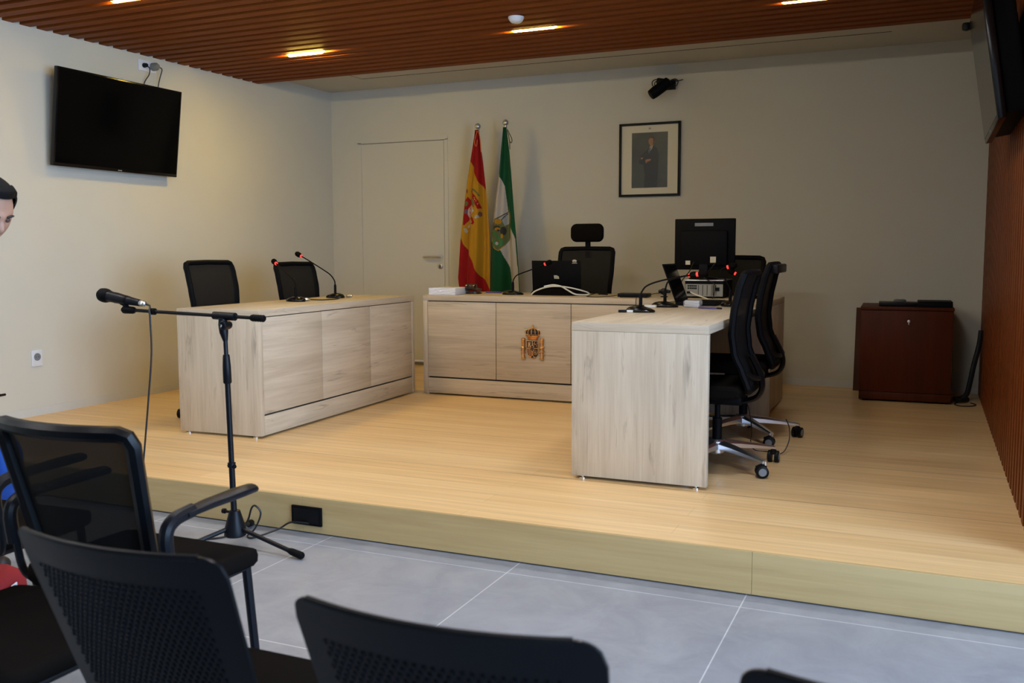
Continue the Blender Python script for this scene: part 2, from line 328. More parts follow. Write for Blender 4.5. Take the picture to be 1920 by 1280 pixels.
# ------------------------------------------------------------------ desks
def feet(t, pts):
    for x, y in pts:
        b = B(); lathe(b, [(.017, 0), (.017, .007), (.007, .008), (.007, .016)], 14, (x, y, 0)); obj('foot', b, 'chrome', t)
def desk(label, loc, rz, w, d, h, n, long_axis, front, gaps, end_front=True):
    """w along local x, d along local y; front = the closed face: '+x' or '-y' or '-x'"""
    t = thing('courtroom_desk', label, 'desk', loc, rz)
    th = .04; side = .036
    lm = 'oak_x' if long_axis == 'x' else 'oak_y'
    b = B(); box(b, (0, 0, h-th), (w, d, h), .0015); 
    for f in b.faces:
        f.normal_update()
        if abs(f.normal.y if long_axis == 'y' else f.normal.x) > .9: f.material_index = 1
    obj('tabletop', b, [lm, 'oak_x' if lm == 'oak_y' else 'oak_y'], t, 30)
    if long_axis == 'y':
        for y0 in (0, d-side):
            b = B(); box(b, (0.0, y0, .0145), (w, y0+side, h-th-.0008), .0015); obj('side_panel', b, 'oak_z', t, 30)
        fx0, fx1 = (w-.024, w-.003) if front == '+x' else (.003, .024)
        for y0, y1 in zip(gaps, gaps[1:]):
            b = B(); box(b, (fx0, y0+.0018, .137), (fx1, y1-.0018, h-th-.005), .001); obj('front_panel', b, 'oak_y', t, 30)
        b = B(); box(b, (fx0, gaps[0]+.001, .0145), (fx1, gaps[-1]-.001, .127), .001); obj('kick_panel', b, 'oak_y', t, 30)
        xi = fx0-.004 if front == '+x' else fx1
        b = B(); box(b, (xi, gaps[0], .06), (xi+.004, gaps[-1], h-th-.001)); obj('backing_board', b, 'dslot', t, 0)
        feet(t, [(x, y) for x in (.05, w-.05) for y in (.018, d-.018)])
    else:
        for x0 in (0, w-side):
            b = B(); box(b, (x0, 0, .0145), (x0+side, d, h-th-.0008), .0015); obj('side_panel', b, 'oak_z', t, 30)
        for x0, x1 in zip(gaps, gaps[1:]):
            b = B(); box(b, (x0+.0025, .003, .139), (x1-.0025, .024, h-th-.007), .001); obj('front_panel', b, 'oak_x', t, 30)
        b = B(); box(b, (gaps[0]+.001, .003, .0145), (gaps[-1]-.001, .024, .127), .001); obj('kick_panel', b, 'oak_x', t, 30)
        b = B(); box(b, (gaps[0], .024, .06), (gaps[-1], .028, h-th-.001)); obj('backing_board', b, 'dslot', t, 0)
        feet(t, [(x, y) for x in (.018, w-.018) for y in (.04, d-.05)])
    return t
# left desk: pivot at its front right corner
W, D = .577, 1.912
a = .042; piv = Vector((-3.0053, .9588, H)); loc = piv - Matrix.Rotation(a, 3, 'Z') @ Vector((W, 0, 0))
desk('grey oak desk at the left, its panelled front facing right, beside the boom microphone stand', loc, a, W, D, .74, 3, 'y', '+x', [.036, .036+.617, .036+1.22, D-.036])
CX0, CY0 = -3.0, 2.853
CH = .747
cdesk = desk('wide grey oak bench at the back with the golden coat of arms on its front', (CX0, CY0, H), 0, 2.53, .70, CH, 4, 'x', '-y', [.036, .6, 1.179, 1.758, 2.494])
RL = 1.99
desk('grey oak desk at the right, its pale end panel facing the public', (-1.0542, .7885, H), .0115, .6376, RL, .74, 3, 'y', '-x', [.036, .68, 1.32, RL-.036])

# coat of arms on the bench front (part of the bench)
em = bpy.data.objects.new('coat_of_arms', None); C.objects.link(em); em.parent = cdesk; em.location = (-2.109-CX0, .003, .463-H); em.empty_display_size = .1
label_part(em, 'golden metal coat of arms')
def shield_poly(w, z0, z1, s=1):
    r = w * .98; out = [(w, z1), (-w, z1)]
    for k in range(0, 13):
        a = PI + PI * k / 12; out.append((r * math.cos(a), z0 + .055 + .055 * math.sin(a)))
    return out
b = B(); prism(b, shield_poly(.0475, .008, .138), -.012, 0, mi=0, bev=.0015)
fy = -.0125
def flat(poly, mi, d=.0012): prism(b, poly, fy-d, fy, mi=mi)
flat([(-.041, .083), (-.0035, .083), (-.0035, .132), (-.041, .132)], 1); flat([(.0035, .083), (.041, .083), (.041, .132), (.0035, .132)], 1)
q = [(.041, .077), (.0035, .077), (.0035, .040)] + [(.0035+.0375*math.sin(k*PI/16) if False else .0225+.0185*math.cos(PI+PI*k/10), .045-.026*math.sin(PI*k/10)) for k in range(11)]
flat(q, 1)
flat([(-.041, .077), (-.0035, .077), (-.0035, .030), (-.018, .022), (-.034, .034), (-.041, .050)], 1)
for i in range(3): x = -.036 + i*.0115; flat([(x, .028 + (.012 if i == 0 else 0)), (x+.006, .026 + (.008 if i == 0 else 0)), (x+.006, .077), (x, .077)], 2, .003)
flat([(-.010, .012), (.010, .012), (.006, .026), (0, .030), (-.006, .026)], 1)
# castle, lion, chains
flat([(-.032, .088), (-.013, .088), (-.013, .106), (-.016, .106), (-.016, .112), (-.013, .112), (-.013, .118), (-.032, .118), (-.032, .112), (-.029, .112), (-.029, .106), (-.032, .106)], 0, .003)
for x in (-.030, -.0225, -.015): flat([(x-.002, .118), (x+.002, .118), (x+.002, .126), (x-.002, .126)], 0, .003)
flat([(-.025, .090), (-.020, .090), (-.020, .100), (-.025, .100)], 1, .0036)
tube(b, spline([(.010, fy-.002, .090), (.014, fy-.002, .098), (.012, fy-.002, .106), (.020, fy-.002, .112), (.029, fy-.002, .108), (.033, fy-.002, .098), (.030, fy-.002, .090)], 4), .0022, 6); tube(b, spline([(.012, fy-.002, .112), (.016, fy-.002, .120), (.021, fy-.002, .126)], 3), .0026, 6); tube(b, spline([(.033, fy-.002, .112), (.037, fy-.002, .120), (.035, fy-.002, .128)], 3), .0014, 6)
for k in range(8):
    a = k*PI/4; tube(b, [(.0225, fy-.002, .052), (.0225+.0155*math.cos(a), fy-.002, .052+.0175*math.sin(a))], .0011, 5)
tube(b, [(.0225+.0155*math.cos(k*PI/8), fy-.002, .052+.0175*math.sin(k*PI/8)) for k in range(17)], .0011, 5)
prism(b, [(.0145*math.cos(k*PI/10), .080+.0225*math.sin(k*PI/10)) for k in range(20)], fy-.0040, fy, mi=0, bev=.0008)
prism(b, [(.0115*math.cos(k*PI/10), .080+.0190*math.sin(k*PI/10)) for k in range(20)], fy-.0048, fy-.0038, mi=1)
for x, z in ((-.004, .086), (.004, .086), (0, .072)): tube(b, [(x, fy-.0052, z-.003), (x, fy-.0052, z+.004)], .0018, 6)
obj('shield', b, ['gold', 'enamel', 'bronze'], em)
b = B()
Mc = Matrix.Translation((0, -.004, 0))
def half(prof, mi):            # front half of a lathe, flattened
    seg = 16; rings = [[b.verts.new(Vector((r*math.cos(PI+PI*k/seg), -.002+.5*r*math.sin(PI+PI*k/seg), z))) for k in range(seg+1)] for r, z in prof]
    for A, Bb in zip(rings, rings[1:]):
        for k in range(seg): b.faces.new((A[k], A[k+1], Bb[k+1], Bb[k])).material_index = mi
half([(.034, .143), (.037, .146), (.036, .150), (.041, .156), (.046, .166), (.049, .172)], 2)
half([(.049, .172), (.055, .190), (.052, .204), (.038, .213), (.016, .217), (.001, .217)], 1)
for k in range(7):
    a = PI + PI*k/6; pts = [(r*math.cos(a), -.003+.5*r*math.sin(a), z) for r, z in ((.049, .170), (.056, .190), (.053, .206), (.038, .216), (.012, .221))]
    tube(b, spline(pts, 3), .0030, 6)
    if k < 6:
        a2 = a + PI/12; lathe(b, [(.001, -.006), (.005, -.003), (.005, .003), (.001, .007)], 8, (.050*math.cos(a2), -.004+.026*math.sin(a2), .176))
tube(b, [(.0495*math.cos(PI+PI*k/12), -.004+.026*math.sin(PI+PI*k/12), .167) for k in range(13)], .0028, 6)
tube(b, [(.036*math.cos(PI+PI*k/12), -.004+.019*math.sin(PI+PI*k/12), .147) for k in range(13)], .0030, 6, 2)
lathe(b, [(.001, .219), (.007, .224), (.007, .230), (.003, .235), (.006, .239), (.006, .245), (.001, .250)], 10, (0, -.006, 0)); tube(b, [(-.006, -.006, .243), (.006, -.006, .243)], .0018, 6)
obj('crown', b, ['gold', 'enamel', 'bronze'], em)
for sx in (-1, 1):
    b = B(); x = sx*.0715
    lathe(b, [(.0175, 0), (.0175, .007), (.012, .010), (.0125, .020), (.0105, .024), (.0105, .116), (.0125, .120), (.0135, .126), (.011, .128)], 14, (x, -.008, .002))
    lathe(b, [(.011, .128), (.0135, .133), (.0145, .143), (.011, .149), (.004, .153)], 12, (x, -.008, .002))
    for k in range(4): lathe(b, [(.001, -.003), (.003, 0), (.001, .005)], 6, (x-.010+.0067*k, -.010, .151))
    pts = []
    for k in range(25):
        a = k/24*2.0*2*PI; pts.append((x+.0150*math.cos(a)*sx, -.008+.0145*math.sin(a), .030+.066*k/24))
    tube(b, pts, .0038, 6, flat=(.6, 1.5)); tube(b, spline([(x+sx*.012, -.016, .030), (x+sx*.019, -.012, .042), (x+sx*.016, -.010, .056)], 3), .003, 6)
    obj('pillar', b, 'gold', em)

# ------------------------------------------------------------------ task chairs on the stage
def task_chair(label, loc, rz, head=False, hook=False, spin=0, lift=0):
    """faces local +x"""
    t = thing('task_chair', label, 'chair', loc, rz, 'black mesh task chairs around the desks')
    def spun(name, b, m): o = obj(name, b, m, t); o.rotation_euler.z = spin; return o
    b = B()
    lathe(b, [(.030, .060), (.040, .068), (.042, .125), (.034, .135)], 18)
    for k in range(5):
        a = k*2*PI/5; d = Vector((math.cos(a), math.sin(a), 0)); s = Vector((-math.sin(a), math.cos(a), 0)); rows = []
        for r, zc, hw, hh in ((.030, .104, .026, .024), (.12, .098, .021, .019), (.22, .086, .016, .014), (.315, .073, .013, .009)):
            rows.append([b.verts.new(d*r + s*(u*hw) + Vector((0, 0, zc+v*hh))) for u, v in ((-1,-.7),(-1,.4),(-.55,1),(.55,1),(1,.4),(1,-.7))])
        for A, Q in zip(rows, rows[1:]):
            for i in range(6): b.faces.new((A[i], A[(i+1) % 6], Q[(i+1) % 6], Q[i]))
        b.faces.new(rows[-1]); b.faces.new(rows[0][::-1])
    bmesh.ops.recalc_face_normals(b, faces=b.faces[:])
    label_part(spun('star_base', b, 'alu'), 'polished aluminium five-star base')
    for k in range(5):
        a = k*2*PI/5; o = Vector((.318*math.cos(a), .318*math.sin(a), 0)); w = a + .9
        d = Vector((math.cos(w), math.sin(w), 0)); ax = Vector((-math.sin(w), math.cos(w), 0)); b = B()
        tube(b, [o + Vector((0,0,.045)), o + Vector((0,0,.078))], .007, 8, 2)
        cw = o - d*.014
        for s in (-1, 1):
            Mx = Matrix.Translation(cw + ax*(s*.006) + Vector((0,0,.030))) @ ax.to_track_quat('Z', 'Y').to_matrix().to_4x4()
            lathe(b, [(.020, 0), (.030, .001*s), (.030, .019*s), (.025, .022*s)], 18, M4=Mx, mi=0); lathe(b, [(.019, .0225*s), (.018, .0245*s), (.001, .0245*s)], 16, M4=Mx, mi=1)
        tube(b, [cw + d*.02 + Vector((0,0,.052)), cw + Vector((0,0,.062)), cw - d*.028 + Vector((0,0,.048))], .010, 8, 0, flat=(1.5, .6))
        bmesh.ops.recalc_face_normals(b, faces=b.faces[:]); spun('caster', b, ['black', 'grey', 'alu'])
    b = B(); lathe(b, [(.024, .12), (.024, .24), (.014, .241), (.014, .37)], 16); obj('gas_column', b, 'matte', t)
    b = B(); box(b, (-.13, -.07, .355), (.10, .07, .405), .015); tube(b, [(.02, .06, .375), (.02, .20, .372)], .006, 8); obj('tilt_mechanism', b, 'matte', t)
    b = B()                                                     # waterfall seat cushion
    prof = [(x+.06, z) for x, z in ((-.205, .415), (-.21, .445), (-.19, .468), (-.1, .470), (.05, .466), (.17, .466), (.225, .452), (.243, .430), (.232, .408), (.15, .402), (-.15, .402))]
    hw = [(-.235, .93, -.008), (-.222, 1, 0), (0, 1, 0), (.222, 1, 0), (.235, .93, -.008)]
    rows = [[b.verts.new((x*s, y, .435+(z-.435)*(s if abs(y) < .23 else .55))) for x, z in prof] for y, s, dz in hw]
    for A, Q in zip(rows, rows[1:]):
        for i in range(len(prof)): b.faces.new((A[i], A[(i+1) % len(prof)], Q[(i+1) % len(prof)], Q[i]))
    b.faces.new(rows[0][::-1]); b.faces.new(rows[-1]); bmesh.ops.recalc_face_normals(b, faces=b.faces[:]); obj('seat', b, 'fabric', t)
    # back: profile x(z), leaning at the top, pulled in at the waist, swelling out below
    Z = [.405, .46, .53, .62, .72, .82, .92, 1.0]; X = [-.163, -.177, -.151, -.113, -.101, -.111, -.131, -.155]
    def bx(z):
        for i in range(len(Z)-1):
            if Z[i] <= z <= Z[i+1]:
                u = (z-Z[i])/(Z[i+1]-Z[i]); u = u*u*(3-2*u)*.5 + u*.5; return X[i] + (X[i+1]-X[i])*u
        return X[0] if z < Z[0] else X[-1]
    def wd(z): return .175 + .042*min(1, max(0, (z-.42)/.4))
    out = [(-wd(.47)+.03, .44)] ; zs = [.47+.012*k for k in range(1, 42)]
    zt = 1.0; pts = []
    zz = [.46 + (zt-.03-.46)*k/16 for k in range(17)]
    path = [(bx(z), -wd(z), z) for z in zz] + [(bx(zt-.008), -wd(zt)+.009, zt-.008), (bx(zt), -wd(zt)+.032, zt), (bx(zt)-.012, 0, zt+.003), (bx(zt), wd(zt)-.032, zt), (bx(zt-.008), wd(zt)-.009, zt-.008)] + [(bx(z), wd(z), z) for z in zz[::-1]] + [(bx(.445), wd(.46)-.012, .445), (bx(.44), wd(.46)-.04, .440), (bx(.44), -wd(.46)+.04, .440), (bx(.445), -wd(.46)+.012, .445), (bx(.46), -wd(.46), .46)]
    b = B(); tube(b, path, .0175, 8, cap=False); obj('back_frame', b, 'matte', t)
    b = B(); nz, ny = 18, 8; g = []
    for i in range(nz+1):
        z = .448 + (zt-.010-.448)*i/nz; g.append([b.verts.new((bx(z)-.012*(1-(2*j/ny-1)**2)*(1 if z > .9 else .6)+.006, (wd(z)-.006)*(2*j/ny-1), z)) for j in range(ny+1)])
    for i in range(nz):
        for j in range(ny): b.faces.new((g[i][j], g[i][j+1], g[i+1][j+1], g[i+1][j]))
    obj('mesh_back', b, 'net', t)
    b = B()
    tube(b, spline([(-.05, 0, .380), (-.12, 0, .372), (-.190, 0, .395), (-.215, 0, .450), (-.200, 0, .520), (-.160, 0, .600)], 5), .020, 8, flat=(2.2, .7))
    for s in (-1, 1): tube(b, spline([(-.205, .02*s, .49), (-.198, .10*s, .50), (-.155, .172*s, .53)], 4), .013, 8)
    obj('back_support', b, 'black', t)
    if hook:
        b = B(); box(b, (bx(zt)-.045, -.20, zt-.045), (bx(zt)-.012, .20, zt+.004), .008); obj('hanger_bar', b, 'black', t)
    if head:
        b = B(); xh = bx(zt)-.015
        tube(b, [(xh-.006, 0, zt-.07), (xh-.006, 0, zt+.02), (xh+.002, 0, zt+.10)], .022, 8, flat=(1, .45))
        hr = obj('headrest', b, 'matte', t); b = B()
        prof = rrect(-.135, 0, .135, .143, .045, 5); secs = []
        for k, (dx, s) in enumerate(((.035, .80), (.026, .95), (.0, 1.0), (-.020, .93), (-.028, .75))):
            secs.append([b.verts.new((xh+.008+dx+.20*u*u*6*.12, u*s, zt+.052+.0715+(v-.0715)*s)) for u, v in prof])
        n = len(prof)
        for A, Q in zip(secs, secs[1:]):
            for i in range(n): b.faces.new((A[i], A[(i+1) % n], Q[(i+1) % n], Q[i]))
        b.faces.new(secs[0][::-1]); b.faces.new(secs[-1]); bmesh.ops.recalc_face_normals(b, faces=b.faces[:]); obj('cushion', b, 'fabric', hr)
    for ch in t.children:
        if ch.name.split('.')[0] in ('seat', 'back_frame', 'mesh_back', 'back_support', 'hanger_bar', 'headrest', 'tilt_mechanism'): ch.location.z = lift
    return t
task_chair('black mesh chair behind the left desk, the one nearer the public', (-3.735, 1.565, H), 0, spin=math.radians(-127), lift=.0)
task_chair('black mesh chair behind the left desk, the one nearer the door', (-3.735, 2.475, H), -.03, spin=.3, lift=-.02)
task_chair('black mesh chair with a headrest behind the laptop with the white cable', (-1.995, 3.53, H), -PI/2, head=True, spin=.2, lift=.09)
task_chair('black mesh chair at the far corner, its top showing right of the monitor', (-.85, 3.50, H), -PI/2, spin=.5, lift=.02)
task_chair('black mesh chair at the right desk nearest the public', (-.48, 1.33, H), PI, spin=math.radians(146), lift=-.04)
task_chair('black mesh chair at the right desk with a hanger bar on its back', (-.492, 2.12, H), PI+.02, hook=True, spin=math.radians(200), lift=-.01)

# ------------------------------------------------------------------ gooseneck microphones
def gooseneck(label, x, y, z, ang, path, rz_base=None, plug=True):
    """path in the plane of the neck: (reach, height); last point carries the head"""
    t = thing('gooseneck_microphone', label, 'microphone', (x, y, z), ang, 'gooseneck microphones on the desks')
    b = B(); ca = 0 if rz_base is None else rz_base - ang
    rings = []
    for s, zz in ((.96, 0), (1, .006), (.97, .016), (.80, .027), (.50, .034), (.001, .036)):
        ring = []
        for k in range(24):
            a = 2*PI*k/24; u, v = .082*s*math.cos(a), .055*s*math.sin(a); zz2 = zz * (1 - .35*max(0, math.cos(a))) if zz > .006 else zz
            ring.append(b.verts.new((u*math.cos(ca)-v*math.sin(ca), u*math.sin(ca)+v*math.cos(ca), zz2)))
        rings.append(ring)
    for A, Q in zip(rings, rings[1:]):
        for k in range(24): b.faces.new((A[k], A[(k+1) % 24], Q[(k+1) % 24], Q[k]))
    b.faces.new(rings[0][::-1]); obj('base', b, 'gloss', t, 50)
    b = B(); tube(b, [(0, 0, .025), (0, 0, .09), (0, 0, .098)], [.010, .009, .005], 10); obj('sleeve', b, 'matte', t)
    pts = spline([(0, 0, .095)] + [(r, 0, h) for r, h in path], 6)
    b = B(); tube(b, pts, .0045, 8); obj('neck', b, 'matte', t)
    d = (pts[-1]-pts[-3]).normalized(); p0 = pts[-1]; Mx = Matrix.Translation(p0) @ d.to_track_quat('Z', 'Y').to_matrix().to_4x4()
    b = B(); lathe(b, [(.008, -.004), (.0115, -.003), (.0115, .006), (.008, .008)], 14, M4=Mx); label_part(obj('light_ring', b, 'led', t), 'lit red ring')
    b = B(); lathe(b, [(.010, .008), (.017, .014), (.0195, .028), (.0185, .044), (.012, .055), (.002, .058)], 14, M4=Mx); obj('windscreen', b, 'fabric', t)
    return t
std = [(.006, .125), (.04, .165), (.10, .200), (.22, .262), (.295, .298)]
gooseneck('gooseneck microphone on the left desk, the one nearer the public, its head before the wall', -3.401, 1.84, TOP, math.radians(153), [(.006, .12), (.04, .150), (.10, .175), (.20, .215), (.285, .250)], rz_base=math.radians(165))
gooseneck('tall gooseneck microphone on the left desk, the one nearer the back wall', -3.443, 2.36, TOP, math.radians(178), std, rz_base=math.radians(165))
gooseneck('gooseneck microphone left of the laptop with the white cable on the back bench', -2.385, 3.13, H+CH, math.radians(4), [(.006, .115), (.03, .145), (.08, .165), (.18, .200), (.250, .228)], rz_base=0.3)
gooseneck('gooseneck microphone at the near end of the right desk, above the pale end panel', -.957, 1.595, TOP, math.radians(2), [(.006, .11), (.03, .140), (.09, .165), (.20, .190), (.30, .205)], rz_base=-.1)
gooseneck('gooseneck microphone beside the open laptop on the right desk', -.955, 2.10, TOP, math.radians(-32), [(.004, .11), (.02, .145), (.06, .165), (.14, .182), (.20, .190)], rz_base=-.1)
gooseneck('gooseneck microphone with a bright neck on the right desk, right of the open laptop', -.618, 2.33, TOP, math.radians(180), [(.010, .12), (.035, .165), (.055, .20), (.050, .222), (.020, .232)], rz_base=PI/2)
gooseneck('gooseneck microphone on the back bench behind the right desk, seen below the monitor', -.66, 3.16, H+CH, math.radians(178), [(.004, .11), (.02, .130), (.04, .148), (.065, .158), (.085, .168)])

# ------------------------------------------------------------------ things on the bench
TC = H + CH
def cable(name, label, pts, r, mat, n=6, cat='cable'):
    b = B(); tube(b, spline(pts, n), r, 6); return tag(obj(name, b, mat), label, cat)
t = thing('paper_pack', 'white pack of paper in clear wrap at the left end of the back bench', 'paper', (-2.885, 3.06, TC), .1)
b = B(); box(b, (-.105, -.145, 0), (.105, .145, .05), .002); obj('paper', b, 'paper', t)
b = B(); rnd = random.Random(3); g = []
for j in range(9):
    a = [b.verts.new((-.1065+.213*i/12, -.147-rnd.random()*.003, .001+.052*j/8)) for i in range(13)]; g.append(a)
for j in range(8):
    for i in range(12): b.faces.new((g[j][i], g[j][i+1], g[j+1][i+1], g[j+1][i]))
obj('wrapper', b, 'film', t, 0)
t = thing('sound_block', 'round dark wooden sound block under the gavel', 'sound block', (-2.73, 3.17, TC))
b = B(); lathe(b, [(.058, 0), (.062, .004), (.062, .011), (.050, .014), (.050, .019), (.046, .022), (.002, .023)], 28); obj('block', b, 'wengue', t)
t = thing('gavel', 'dark turned wooden gavel lying on its sound block', 'gavel', (-2.735, 3.16, TC+.023), 1.5)
b = B(); Mx = Matrix.Translation((-.022, 0, .028)) @ Matrix.Rotation(PI/2, 4, 'X') @ Matrix.Translation((0, 0, -.042))
lathe(b, [(.020, 0), (.027, .004), (.027, .018), (.022, .022), (.025, .030), (.025, .054), (.022, .062), (.027, .066), (.027, .080), (.020, .084)], 20, M4=Mx); obj('head', b, 'wengue', t)
b = B(); tube(b, [(0, 0, .026), (.05, .006, .018), (.10, .010, .011), (.15, .015, .004)], [.007, .008, .009, .010], 10); obj('handle', b, 'wengue', t)
b = B(); tube(b, [(-2.72, 3.36, TC+.006), (-2.66, 3.37, TC+.006), (-2.58, 3.35, TC+.006)], .006, 8); tag(obj('purple_pen', b, 'purple'), 'purple pen lying on the back bench before the flags', 'pen')
# laptop with white cable
def laptop(label, loc, rz, w, d, lean):
    """lid back faces local -y"""
    t = thing('laptop', label, 'laptop', loc, rz, 'open laptops on the desks')
    b = B(); box(b, (-w/2, 0, .003), (w/2, d, .021), .003); obj('keyboard_base', b, 'matte', t)
    b = B(); Mx = Matrix.Translation((0, .004, .020)) @ Matrix.Rotation(lean, 4, 'X')
    xbox(b, (w, .008, d), Mx @ Matrix.Translation((0, 0, d/2)), .003); lid = obj('lid', b, 'matte', t)
    b = B(); xbox(b, (w-.02, .001, d-.03), Mx @ Matrix.Translation((0, .0048, d/2+.004))); obj('display', b, 'screen', lid, 0)
    return t, lid, Mx
t, lid, Mx = laptop('black laptop on the back bench with a pale logo on its lid', (-2.085, 3.26, TC), .02, .385, .235, .10)
b = B()
for i in range(4):             # pale slanted bars of the lid emblem
    x = -.018 + i*.010; h = .026 if i < 3 else .020
    prism(b, [(x+.004, .100), (x+.0115, .100), (x+.0075, .100+h), (x, .100+h)], -.0052, -.0041)
for v in b.verts: v.co = Mx @ v.co
label_part(obj('lid_logo', b, 'pale', lid, 0), 'pale slanted bars')
b = B()                        # small tree sticker
prism(b, [(.148+.018*math.cos(k*PI/8), .233+.010*math.sin(k*PI/8)) for k in range(9)], -.0050, -.0041); prism(b, [(.146, .222), (.150, .222), (.150, .234), (.146, .234)], -.0050, -.0041)
prism(b, [(.128, .215), (.168, .215), (.168, .2185), (.128, .2185)], -.0050, -.0041); prism(b, [(.134, .224), (.141, .224), (.141, .232), (.134, .232)], -.0050, -.0041); prism(b, [(.155, .224), (.162, .224), (.162, .232), (.155, .232)], -.0050, -.0041)
for v in b.verts: v.co = Mx @ v.co
label_part(obj('lid_sticker', b, 'pale', lid, 0), 'small pale tree sticker')
b = B(); rings = []
for s, z in ((1, 0), (1, .012), (.94, .030), (.78, .046), (.5, .057), (.001, .060)): rings.append([b.verts.new((.19*s*math.cos(2*PI*k/28), .055*s*math.sin(2*PI*k/28), z)) for k in range(28)])
for A, Q in zip(rings, rings[1:]):
    for k in range(28): b.faces.new((A[k], A[(k+1) % 28], Q[(k+1) % 28], Q[k]))
b.faces.new(rings[0][::-1]); o = obj('laptop_pouch', b, 'fabric', None, 60); o.location = (-2.065, 3.165, TC); tag(o, 'domed black pouch before the laptop under the white cable', 'pouch')
P = lambda x, y, z: (x, y, TC+z)
cable('white_cable', 'looped white cable lying over the black pouch on the back bench', [P(-2.228, 3.11, .006), P(-2.19, 3.10, .032), P(-2.11, 3.10, .060), P(-2.03, 3.10, .069), P(-1.94, 3.10, .063), P(-1.85, 3.10, .046), P(-1.79, 3.12, .026), P(-1.79, 3.14, .010), P(-1.84, 3.10, .010), P(-1.88, 3.085, .016), P(-1.93, 3.09, .040), P(-1.99, 3.105, .068), P(-2.06, 3.12, .078), P(-2.13, 3.12, .066)], .0055, 'cable_w', 8)
cable('thin_cable', 'thin black cable on the back bench between the laptop and the flat black box', [P(-1.70, 3.12, .012), P(-1.74, 3.16, .020), P(-1.77, 3.06, .004), P(-1.74, 2.98, .004), P(-1.66, 2.96, .004), P(-1.58, 3.0, .008), P(-1.541, 3.03, .014)], .0028, 'cable')
b = B(); tube(b, [P(-1.80, 3.40, .006), P(-1.70, 3.30, .006)], .005, 8); tag(obj('black_pen', b, 'black'), 'black pen on the back bench right of the laptop', 'pen')
t = thing('flat_black_box', 'flat black box on the back bench right of the laptop', 'box', (-1.43, 3.08, TC), .06)
b = B(); box(b, (-.105, -.07, .004), (.105, .07, .028), .003); obj('body', b, 'black', t)
b = B(); box(b, (-.09, -.06, 0), (.09, .06, .004)); obj('rubber_foot', b, 'matte', t, 0)
t = thing('webcam', 'small black webcam on the back bench behind the right desk microphones', 'webcam', (-1.24, 3.17, TC))
b = B(); lathe(b, [(.026, 0), (.026, .006), (.006, .008), (.006, .026)], 14); obj('stand', b, 'black', t)
b = B(); Mx = Matrix.Translation((0, .02, .040)) @ Matrix.Rotation(PI/2, 4, 'X'); lathe(b, [(.018, 0), (.024, .006), (.024, .036), (.015, .042)], 18, M4=Mx); xbox(b, (.085, .03, .026), Matrix.Translation((0, .01, .040)), .008); obj('body', b, 'gloss', t)
cable('webcam_cable', 'thin black cable hanging from the webcam at the bench edge', [P(-1.25, 3.17, .03), P(-1.30, 3.10, .025), P(-1.34, 2.95, .005), P(-1.345, 2.866, .010), P(-1.348, 2.845, .004), P(-1.35, 2.842, -.06)], .0025, 'cable')
# desktop computer lying flat, monitor on top
t = thing('desktop_computer', 'grey desktop computer lying flat under the monitor, its connector side facing out', 'computer', (-.948, 3.12, TC), .03)
b = B(); box(b, (-.132, 0, .008), (.132, .36, .118), .003); obj('case', b, 'matte', t)
b = B(); box(b, (-.128, -.004, .012), (.128, 0, .096), .001); rp = label_part(obj('rear_plate', b, 'beige', t, 0), 'grey metal connector plate')
b = B()
for i in range(5): x = -.040 + i*.030; box(b, (x, -.006, .018), (x+.0035, -.0035, .090))
box(b, (.060, -.0065, .020), (.066, -.0035, .092)); obj('slot_cover', b, 'dslot', rp, 0)
b = B()
for i in range(5):
    for j in range(2): x = -.112+i*.013; z = .062+j*.016; box(b, (x, -.0075, z), (x+.010, -.0035, z+.011))
box(b, (-.118, -.006, .030), (-.085, -.0035, .046)); box(b, (.078, -.007, .050), (.105, -.0035, .074)); obj('port', b, 'black', rp, 0)
b = B(); box(b, (-.134, -.008, .118), (.134, .362, .1245), .003); label_part(obj('top_cover', b, 'alu', t), 'silver edge')
for x in (-.11, .11):
    for y in (.03, .33):
        b = B(); lathe(b, [(.012, 0), (.014, .008)], 12, (x, y, 0)); obj('foot', b, 'matte', t)
t = thing('monitor', 'black square computer monitor seen from behind on the desktop computer', 'monitor', (-.992, 3.30, TC+.1245), .02)
b = B(); lathe(b, [(.10, 0), (.105, .006), (.095, .014), (.03, .022)], 28); obj('stand_base', b, 'black', t)
b = B(); box(b, (-.032, -.02, .018), (.032, .012, .20), .008); obj('stand_neck', b, 'black', t)
MZ = .066
b = B(); box(b, (-.212, .012, MZ), (.212, .042, MZ+.358), .006); body = obj('housing', b, 'matte', t)
b = B(); box(b, (-.165, -.022, MZ+.03), (.165, .014, MZ+.275), .014); obj('rear_cover', b, 'matte', t)
b = B(); box(b, (-.198, .0415, MZ+.016), (.198, .0428, MZ+.342)); obj('display', b, 'screen', t, 0)
b = B(); box(b, (-.125, -.0225, MZ+.036), (-.092, -.0212, MZ+.064)); label_part(obj('sticker', b, 'mat', t, 0), 'pale sticker'); b = B(); box(b, (.048, -.0225, MZ+.050), (.088, -.0212, MZ+.092)); label_part(obj('sticker', b, 'mat', t, 0), 'pale sticker with dark print')
b = B(); box(b, (-.07, .0095, MZ+.305), (.06, .0122, MZ+.328), .001); obj('badge', b, 'grey', t)
P2 = lambda x, y, z: (x, y, TC+z)
cable('monitor_cable', 'black cable dropping from the monitor to the back bench', [P2(-1.055, 3.265, .245), P2(-1.075, 3.22, .18), P2(-1.11, 3.16, .12), P2(-1.12, 3.10, .06), P2(-1.12, 3.06, .006)], .0035, 'cable')
